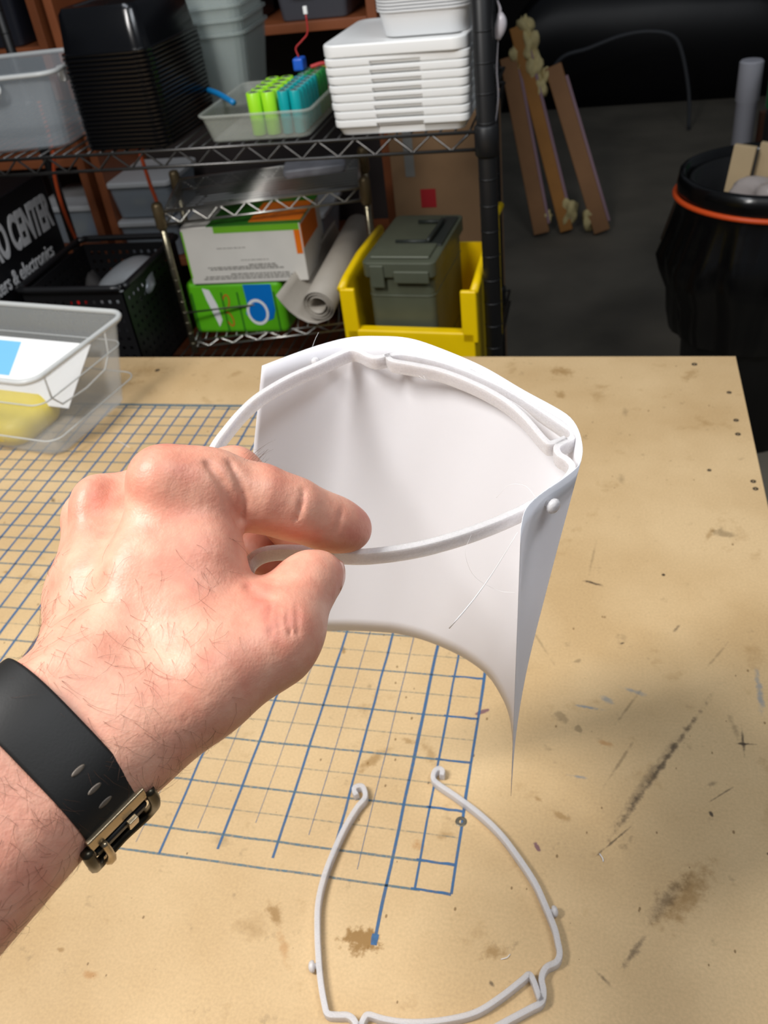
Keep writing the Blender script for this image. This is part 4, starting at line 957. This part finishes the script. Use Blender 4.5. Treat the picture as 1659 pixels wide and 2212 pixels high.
for nm, p, ux, w_ in (('front_wall', (-BW / 2, -BD / 2, 0), (1, 0, 0), BW), ('back_wall', (-BW / 2, BD / 2, 0), (1, 0, 0), BW), ('side_wall', (-BW / 2, -BD / 2, 0), (0, 1, 0), BD), ('side_wall', (BW / 2, -BD / 2, 0), (0, 1, 0), BD)):
    o = fin(holes_panel(p, ux, (0, 0, 1), 12, 9, w_, BH, .008, .009, 0), nm, bk_m, bs); so = o.modifiers.new('t', 'SOLIDIFY'); so.thickness = .003
bm = bmesh.new(); box(bm, (0, 0, .002), (BW, BD, .004)); fin(bm, 'base', bk_m, bs)
bm = bmesh.new(); tube(bm, catmull([(x, y, BH + (.012 if abs(x) > BW * .3 and abs(y) > BD * .3 else 0)) for x, y in rrect(BW + .012, BD + .012, .03, 3)], 3, True), .008, 10, closed=True); fin(bm, 'rim', bk_m, bs, smooth=True)
def lump(name, c, s, material, seed, amp=.12, sub=3, fr=1.0):
    bm_ = bmesh.new(); bmesh.ops.create_icosphere(bm_, subdivisions=sub, radius=1); q = np.random.RandomState(seed); K = q.normal(0, 2.2 * fr, (6, 3)); ph = q.uniform(0, 6, 6)
    for v_ in bm_.verts:
        n_ = np.array(v_.co); k = 1 + amp * sum(math.sin(K[i] @ n_ + ph[i]) for i in range(6)) / 2
        v_.co = Vector((n_[0] * s[0] * k, n_[1] * s[1] * k, n_[2] * s[2] * k))
    o = fin(bm_, name, material, smooth=True); o.location = c; return o
foil = mat('silver_bag', rgb(150, 154, 158), .3, .25, bump=.5, bscale=60)
o = lump('antistatic_bag', (-1.022, 1.280, SLT + .190), (.078, .090, .030), foil, 3, .22); o.rotation_euler = (0, -.25, .4); tag(o, 'crinkled silver plastic bag lying in the black basket', 'bag')
o = lump('red_part', (-1.135, 1.215, SLT + .165), (.018, .018, .026), mat('red_plastic', rgb(230, 30, 24), .4), 5, .15); tag(o, 'small bright red part in the black basket beside the silver bag', 'part')
o = lump('dark_pouch', (-1.160, 1.340, SLT + .110), (.034, .05, .080), mat('charcoal_cloth', rgb(40, 38, 38), .8), 8, .2); tag(o, 'dark cloth pouch slumped in the black basket behind the red part', 'pouch')
o = lump('grey_cable_coil', (-1.075, 1.225, SLT + .066), (.080, .060, .050), mat('dark_grey_cable', rgb(52, 50, 52), .6), 11, .25); tag(o, 'dark grey bundle at the front of the black basket', 'bundle')
# ------------------------------------------------------------------ shop bag with lettering
bag = thing('shopping_bag', 'black shopping bag with white shop lettering, left end of the lower shelf', 'bag', (-1.330, 1.25, SLT))
bagm = mat('black_bag_film', rgb(16, 16, 19), .35, spec=.4)
BX = .0850
bm = bmesh.new(); HB = A_(.125) - SLT
pl_ = []
for z, e in ((0, .0), (.02, .004), (.18, .008), (.30, .004), (HB - .03, -.004), (HB, -.012)):
    pl_.append([(x, y, z) for x, y in ((-.07, -.19 - e), (-.03, -.198 - e), (.03, -.195 - e), (BX, -.18), (BX, -.06), (BX, .05), (BX, .150), (.03, .16 + e), (-.03, .165 + e), (-.07, .16 + e))])
loft(bm, pl_); fin(bm, 'bag_body', bagm, bag, bevel=.004)
tw = mat('white_lettering', rgb(196, 196, 198), .5)
def side_text(body, size, y, z, sh, off, xs=1.0):
    me_ = text_mesh(body, size, .0006, sh, off)
    o = link('lettering', me_, tw, bag); o.matrix_local = Matrix(((0, 0, 1, BX + .0012), (xs, 0, 0, y), (0, 1, 0, z), (0, 0, 0, 1))); return o
TB = onx(0, 555, -1.15)
side_text('MICRO CENTER', .108, -.225, A_(.004) - SLT, .18, .0040, .46)
side_text('computers & electronics', .050, -.268, A_(-.062) - SLT, .12, .0006, .72)
for o in [c for c in bag.children if c.name.startswith('lettering')]: o['label'] = 'white printed lettering'
# ------------------------------------------------------------------ two orange cords hanging behind
for pts, lab in ((((113, 318, 1.615), (118, 380, 1.615), (133, 440, 1.615), (152, 490, 1.615), (170, 528, 1.615)), 'orange cord hanging behind the black basket'), (((300, 320, 1.615), (312, 360, 1.615), (325, 400, 1.615), (340, 440, 1.615), (350, 480, 1.615)), 'orange cord hanging behind the left post of the chrome rack')):
    bm = bmesh.new(); P_ = [ony(*p) for p in pts]; tube(bm, catmull([np.array([P_[0][0], RY1 + .002, SU + .004])] + P_, 5), .0052, 8); o = fin(bm, 'orange_cord', mat('orange_cord', rgb(205, 84, 40), .5), smooth=True); tag(o, lab, 'cord')

# ================================================================== timber cabinets with boxes behind the rack
CY = 1.86
tim = mat('red_brown_timber', rgb(140, 78, 44), .5, var=.18, vscale=9)
dkb = mat('dark_back_panel', rgb(38, 30, 28), .8)
def cabinet(x0, x1, levels, lab):
    t = thing('timber_bookcase', lab, 'bookcase', ((x0 + x1) / 2, CY + .15, 0)); c = (x0 + x1) / 2; w_ = x1 - x0; H_ = A_(.85)
    for x in (-w_ / 2 + .013, w_ / 2 - .013):
        bm = bmesh.new(); box(bm, (x, 0, H_ / 2), (.026, .30, H_)); fin(bm, 'side_panel', tim, t, bevel=.002)
    bm = bmesh.new(); box(bm, (0, .146, H_ / 2), (w_ - .054, .006, H_ - .02)); fin(bm, 'back_panel', dkb, t)
    for z in levels:
        bm = bmesh.new(); box(bm, (0, -.004, A_(z) - .012), (w_ - .054, .286, .024)); fin(bm, 'shelf', tim, t, bevel=.002)
    return t
cabinet(-2.25, -1.405, (.70, .33, .03, -.235, -.55), 'left of two red-brown timber bookcases behind the rack')
cabinet(-1.380, -.470, (.70, .33, -.285, -.60), 'right of two red-brown timber bookcases behind the rack')
lidm = mat('pale_lid', rgb(196, 198, 200), .4); clr = mat('clear_box_plastic', rgb(170, 180, 190), .3, alpha=.5)
def shoebox(x, z, wx, h, lab, cont, n):
    t = thing('lidded_box', lab, 'storage box', (x, CY + .125, A_(z) + .001), 'clear lidded boxes in the timber bookcases')
    bm = bmesh.new(); container(bm, wx, .22, h, .010, .015, .0016, .003, .004); fin(bm, 'body', clr, t)
    bm = bmesh.new(); loft(bm, [rl(wx + .014, .236, .018, h + .0005, 4), rl(wx + .018, .24, .02, h + .004, 4), rl(wx + .018, .24, .02, h + .014, 4), rl(wx + .004, .226, .016, h + .018, 4)]); fin(bm, 'lid', lidm, t, bevel=.001)
    for i, (c, dx, s_) in enumerate(cont):
        o = lump('contents', (dx, -.02, s_ * .8 + .006), (s_ * 1.1, s_, s_ * .8), c, n + i, .15, 2); o.parent = t
cb, cy_, cw = mat('blue_contents', rgb(40, 90, 190), .5), mat('yellow_contents', rgb(200, 190, 110), .5), mat('pale_contents', rgb(190, 190, 180), .6)
shoebox(-1.525, -.235, .205, .105, 'clear box with a grey lid and blue contents, in the left bookcase', ((cb, .05, .036), (cy_, -.03, .034)), 20)
shoebox(-1.262, -.285, .200, .100, 'lower clear lidded box in the right bookcase beside the timber side', ((cw, .02, .034),), 30)
shoebox(-1.262, -.162, .200, .095, 'upper clear lidded box with pale contents in the right bookcase', ((cw, .03, .036), (cy_, -.05, .026)), 40)
shoebox(-1.035, -.285, .200, .100, 'clear lidded box behind the chrome rack, middle of the right bookcase', ((cb, .02, .034),), 50)
shoebox(-.800, -.285, .200, .100, 'clear lidded box behind the chrome rack, right half of the right bookcase', ((cw, .02, .034),), 60)
for x, z, wx, h, lab in ((-1.60, .33, .24, .13, 'dark bin with a white label on the left bookcase'), (-.92, .33, .25, .15, 'black bin on the upper shelf of the right bookcase'), (-.64, .33, .20, .15, 'dark grey bin beside the black one on the right bookcase')):
    t = thing('dark_bin', lab, 'storage bin', (x, CY + .12, A_(z) + .001)); bm = bmesh.new(); container(bm, wx, .22, h, .012, .014, .002, .004, .006); fin(bm, 'body', mat('dark_bin_plastic' if 'grey' not in lab else 'dark_grey_bin', rgb(34, 36, 44) if 'grey' not in lab else rgb(74, 74, 80), .4), t, bevel=.001)
    bm = bmesh.new(); box(bm, (-.02, -.115, h * .45), (.055, .003, .022)); o = fin(bm, 'paper_label' if 'label' in lab else 'front_plate', mat('paper_label', rgb(205, 205, 205), .6) if 'label' in lab else mat('dark_plate', rgb(60, 60, 66), .5), t)
# cardboard box right of the bookcases
cbx = thing('cardboard_box', 'tall brown cardboard box with a red mark, behind the metal can', 'box', (-.325, 1.93, 0))
kb = mat('cardboard', rgb(150, 116, 82), .75, var=.07, vscale=12)
bm = bmesh.new(); box(bm, (0, 0, A_(.10) / 2), (.275, .24, A_(.10))); fin(bm, 'box_body', kb, cbx, bevel=.003)
bm = bmesh.new(); box(bm, (-.040, -.1206, A_(-.115)), (.042, .001, .050)); fin(bm, 'red_mark', mat('red_mark', rgb(176, 34, 40), .6), cbx)
bm = bmesh.new(); box(bm, (-.085, -.1206, A_(.02)), (.026, .001, .150)); fin(bm, 'grey_tape', mat('grey_tape', rgb(140, 138, 132), .5), cbx)
# ================================================================== things on the floor to the right
stud = mat('rough_timber', rgb(150, 106, 66), .7, var=.15, vscale=6); stud2 = mat('yellow_timber', rgb(172, 116, 50), .7, var=.15, vscale=6)
foamm = mat('spray_foam', rgb(214, 196, 140), .8, var=.12, vscale=60); pinkm = mat('pink_film', rgb(150, 118, 130), .6)
labs = ('left of three timber studs leaning with dried foam on the floor', 'middle of three timber studs leaning with dried foam on the floor', 'right of three timber studs leaning with dried foam on the floor')
for i, (a, b, wpx, mt_) in enumerate((((1172, 512), (1098, 128), 33, stud), ((1226, 506), (1116, 62), 27, stud2), ((1303, 508), (1196, 146), 34, stud))):
    p = onz(*a, 0.0); q = ony(*b, p[1] + .22); d = q - p; Ln = np.linalg.norm(d); d /= Ln
    t = thing('timber_stud', labs[i], 'timber', tuple(p), 'timber studs leaning on the floor')
    zx = Vector(d); xx = Vector((1, 0, 0)); xx = (xx - zx * xx.dot(zx)).normalized(); yy = zx.cross(xx); M_ = Matrix((xx, yy, zx)).transposed(); wd = wpx / F * 4.2
    bm = bmesh.new(); box(bm, zx * (Ln / 2 + .012), (wd, .040, Ln - .01), M=M_); fin(bm, 'stud', mt_, t, bevel=.004)
    bm = bmesh.new(); box(bm, zx * (Ln / 2) + xx * (wd / 2 + .006) + yy * -.004, (.012, .034, Ln * .86), M=M_); fin(bm, 'film_edge', pinkm, t)
    for k, (tt, sz_) in enumerate({0: ((1.0, .05), (.90, .035), (.10, .03)), 1: ((.99, .055), (.90, .065), (.80, .06), (.70, .045), (.10, .06)), 2: ((.12, .045), (.97, .03))}[i]):
        o = lump('foam_blob', zx * Ln * tt + xx * (wd * .55) * (1 if i < 2 else -1), (sz_ * .62, sz_ * .55, sz_ * 1.0), foamm, 70 + i * 9 + k, .3, 3, 1.6); o.parent = t
# rubbish bin
RBX, RBY, RR = .532, 1.925, .232
rb_ = thing('rubbish_bin', 'black round rubbish bin lined with a black bag held by an orange band', 'rubbish bin', (RBX, RBY, 0))
ZR = A_(-.12)
bm = bmesh.new(); lathe(bm, [(.15, 0), (.175, .004), (.205, ZR - .05), (.205, ZR - .012), (.192, ZR - .012), (.168, .02), (.05, .02)], n=48); fin(bm, 'bin_body', mat('black_bin_plastic', rgb(22, 22, 23), .5), rb_, smooth=True)
bagf = mat('black_bin_liner', rgb(8, 8, 9), .24, spec=.6)
bm = bmesh.new(); q = np.random.RandomState(3); NB = 120; loops = []
prof = [(.188, ZR - .30, .0), (.200, ZR - .10, .2), (.212, ZR - .008, .15), (.224, ZR + .010, .15), (.234, ZR + .006, .15), (.238, ZR - .02, .2), (.233, ZR - .050, .1), (.240, ZR - .09, .8), (.256, ZR - .15, 1.3), (.274, ZR - .21, 1.8), (.262, ZR - .26, 1.9), (.238, ZR - .32, 1.6), (.232, ZR - .38, 1.6), (.222, ZR - .43, 1.2)]
ph = q.uniform(0, 6.28, 8); fr_ = q.randint(5, 26, 8)
for i, (r, z, a) in enumerate(prof):
    L_ = []
    for k in range(NB):
        th = 2 * math.pi * k / NB; wv = sum(math.sin(fr_[m_] * th + ph[m_] + i * .35 * (m_ % 3)) / (1 + m_ * .4) for m_ in range(8))
        rr = r + .0045 * a * wv; L_.append((rr * math.cos(th), rr * math.sin(th), z + .004 * a * math.sin(7 * th + i)))
    loops.append(L_)
loft(bm, loops, False, False); fin(bm, 'bin_liner', bagf, rb_, smooth=True)
bm = bmesh.new(); tube(bm, [(.2405 * math.cos(2 * math.pi * k / 64), .2405 * math.sin(2 * math.pi * k / 64), ZR - .050 + .004 * math.sin(2 * math.pi * k / 64 * 2)) for k in range(64)], .0070, 10, closed=True); fin(bm, 'orange_band', mat('orange_band', rgb(226, 84, 30), .45), rb_, smooth=True)
o = lump('crumpled_film', (RBX + .020, RBY - .075, ZR - .075), (.110, .080, .066), mat('clear_film', rgb(186, 176, 172), .2, alpha=.85, bump=.6, bscale=40), 91, .22, 4, 1.8); tag(o, 'crumpled clear plastic film filling the rubbish bin', 'film')
for i, (xa, xb, lab) in enumerate(((1592, 1640, 'pale offcut of timber standing in the rubbish bin, its left edge lit'), (1652, 1700, 'pale offcut of timber standing in the rubbish bin at the picture edge'))):
    p = ony((xa + xb) / 2, 312, RBY + .02); z0 = ZR - .25; h = p[2] - z0
    bm = bmesh.new(); box(bm, (0, 0, h / 2), (.056, .018, h), M=Matrix.Rotation(.10, 3, 'Y')); o = fin(bm, 'timber_offcut', mat('pale_offcut', rgb(196, 172, 134), .6, var=.08, vscale=14), bevel=.0015); o.location = (p[0] - .02, RBY + .02 + i * .02, z0); o.rotation_euler.z = -.35; tag(o, lab, 'timber')
# pipe, crate and dark shapes further back
bm = bmesh.new(); p = ony(1640, 128, 2.55); lathe(bm, [(.030, 0), (.032, .005), (.032, p[2] - .12), (.036, p[2] - .115), (.036, p[2] - .005), (.031, p[2])], n=24); o = fin(bm, 'plastic_pipe', mat('grey_white_pipe', rgb(170, 170, 178), .5)); md = o.data; md.polygons.foreach_set('use_smooth', [True] * len(md.polygons)); md.set_sharp_from_angle(angle=math.radians(40)); o.location = (p[0] - .02, 2.55, 0); tag(o, 'upright white plastic pipe with a collar behind the rubbish bin', 'pipe')
p = ony(1652, 240, 2.70); bm = bmesh.new(); box(bm, (0, 0, p[2] / 2), (.07, .03, p[2] + .0)); o = fin(bm, 'brown_board', mat('brown_board', rgb(120, 76, 54), .7, var=.1, vscale=8), bevel=.002); o.location = (p[0] + .02, 2.70, 0); tag(o, 'narrow brown board standing behind the white pipe', 'board')
p = ony(1668, 150, 2.40); gb = thing('green_bottle', 'green plastic bottle on a stand behind the rubbish bin, at the picture edge', 'bottle', (p[0] + .045, 2.40, 0))
bm = bmesh.new(); lathe(bm, [(.046, 0), (.046, p[2] - .12), (.040, p[2] - .11)], n=20); fin(bm, 'stand', mat('black_stand', rgb(18, 18, 19), .6), gb); bm = bmesh.new(); lathe(bm, [(.044, p[2] - .11), (.050, p[2] - .10), (.050, p[2] + .02), (.036, p[2] + .06), (.022, p[2] + .09), (.022, p[2] + .11)], n=24); fin(bm, 'bottle_body', mat('green_bottle_plastic', rgb(20, 110, 60), .35), gb, smooth=True)
tarp = mat('black_tarp', rgb(17, 17, 20), .4, bump=.4, bscale=6)
for cx_, cy2, w_, d_, h_, sd, lab in ((.35, 6.35, 1.7, .8, .70, 1, 'low heap under a black tarpaulin far back on the floor'), (1.75, 6.0, .80, .8, 1.25, 2, 'tall stack under a black tarpaulin far back on the right'), (-1.35, 6.3, 1.2, .8, 1.2, 4, 'dark covered cabinet far back behind the leaning studs')):
    q = np.random.RandomState(sd); K = q.normal(0, 4, (5, 2)); ph = q.uniform(0, 6, 5); bm = bmesh.new(); n = 28; G = []
    for i in range(n + 1):
        row = []
        for j in range(n + 1):
            u_, v_ = -1 + 2 * i / n, -1 + 2 * j / n; e = (1 - abs(u_) ** 8) * (1 - abs(v_) ** 8); nz = sum(math.sin(K[k] @ np.array([u_, v_]) + ph[k]) for k in range(5)) * .02
            row.append(bm.verts.new((u_ * w_ / 2 * (1 + .12 * (1 - e)), v_ * d_ / 2 * (1 + .12 * (1 - e)), max(.002, h_ * e ** .35 * (1 + nz)))))
        G.append(row)
    for i in range(n):
        for j in range(n): bm.faces.new((G[i][j], G[i + 1][j], G[i + 1][j + 1], G[i][j + 1]))
    o = fin(bm, 'tarpaulin_heap', tarp, smooth=True); o.location = (cx_, cy2, 0); so = o.modifiers.new('t', 'SOLIDIFY'); so.thickness = .004; so.offset = -1; tag(o, lab, 'tarpaulin')
hz = [ony(x, y, 5.2) for x, y in ((1210, 128), (1270, 105), (1340, 78), (1400, 68), (1450, 76), (1472, 110))]
hp = [np.array([hz[0][0] - .25, 5.2, .012])] + [np.array([hz[0][0] - .12, 5.2, hz[0][2] * .6])] + hz + [np.array([hz[-1][0] + .06, 5.2, hz[-1][2] * .5]), np.array([hz[-1][0] + .08, 5.2, .012])]
bm = bmesh.new(); tube(bm, catmull(hp, 6), .011, 10); tag(fin(bm, 'grey_hose', mat('dark_grey_hose', rgb(70, 72, 76), .5), smooth=True), 'dark grey hose arching up off the floor far behind the studs', 'hose')
# small chain and wrapping hanging on the right post
ch = thing('hanging_wrap', 'scrap of clear wrapping hanging beside the right rack post', 'wrapping', tuple(ony(1082, 40, RY0 + .03)))
c0 = Vector(ch.location)
wrapm = mat('clear_wrap', rgb(220, 214, 220), .2, alpha=.7, bump=.5, bscale=60)
for nm, pts, rad in (('wrap_tail', ((1074, 0), (1080, 20), (1078, 40), (1080, 60)), .003), ('wrap_body', ((1080, 28), (1083, 45), (1080, 65), (1075, 85)), .010), ('wrap_strand', ((1076, 85), (1073, 150), (1076, 210), (1070, 268)), .0016)):
    bm = bmesh.new(); P_ = catmull([ony(x, y, RY0 + .03) for x, y in pts], 5); tube(bm, [Vector(p) - c0 for p in P_], [rad * (.4 + .6 * math.sin(math.pi * (k + .5) / len(P_))) for k in range(len(P_))], 8); fin(bm, nm, wrapm, ch, smooth=True)
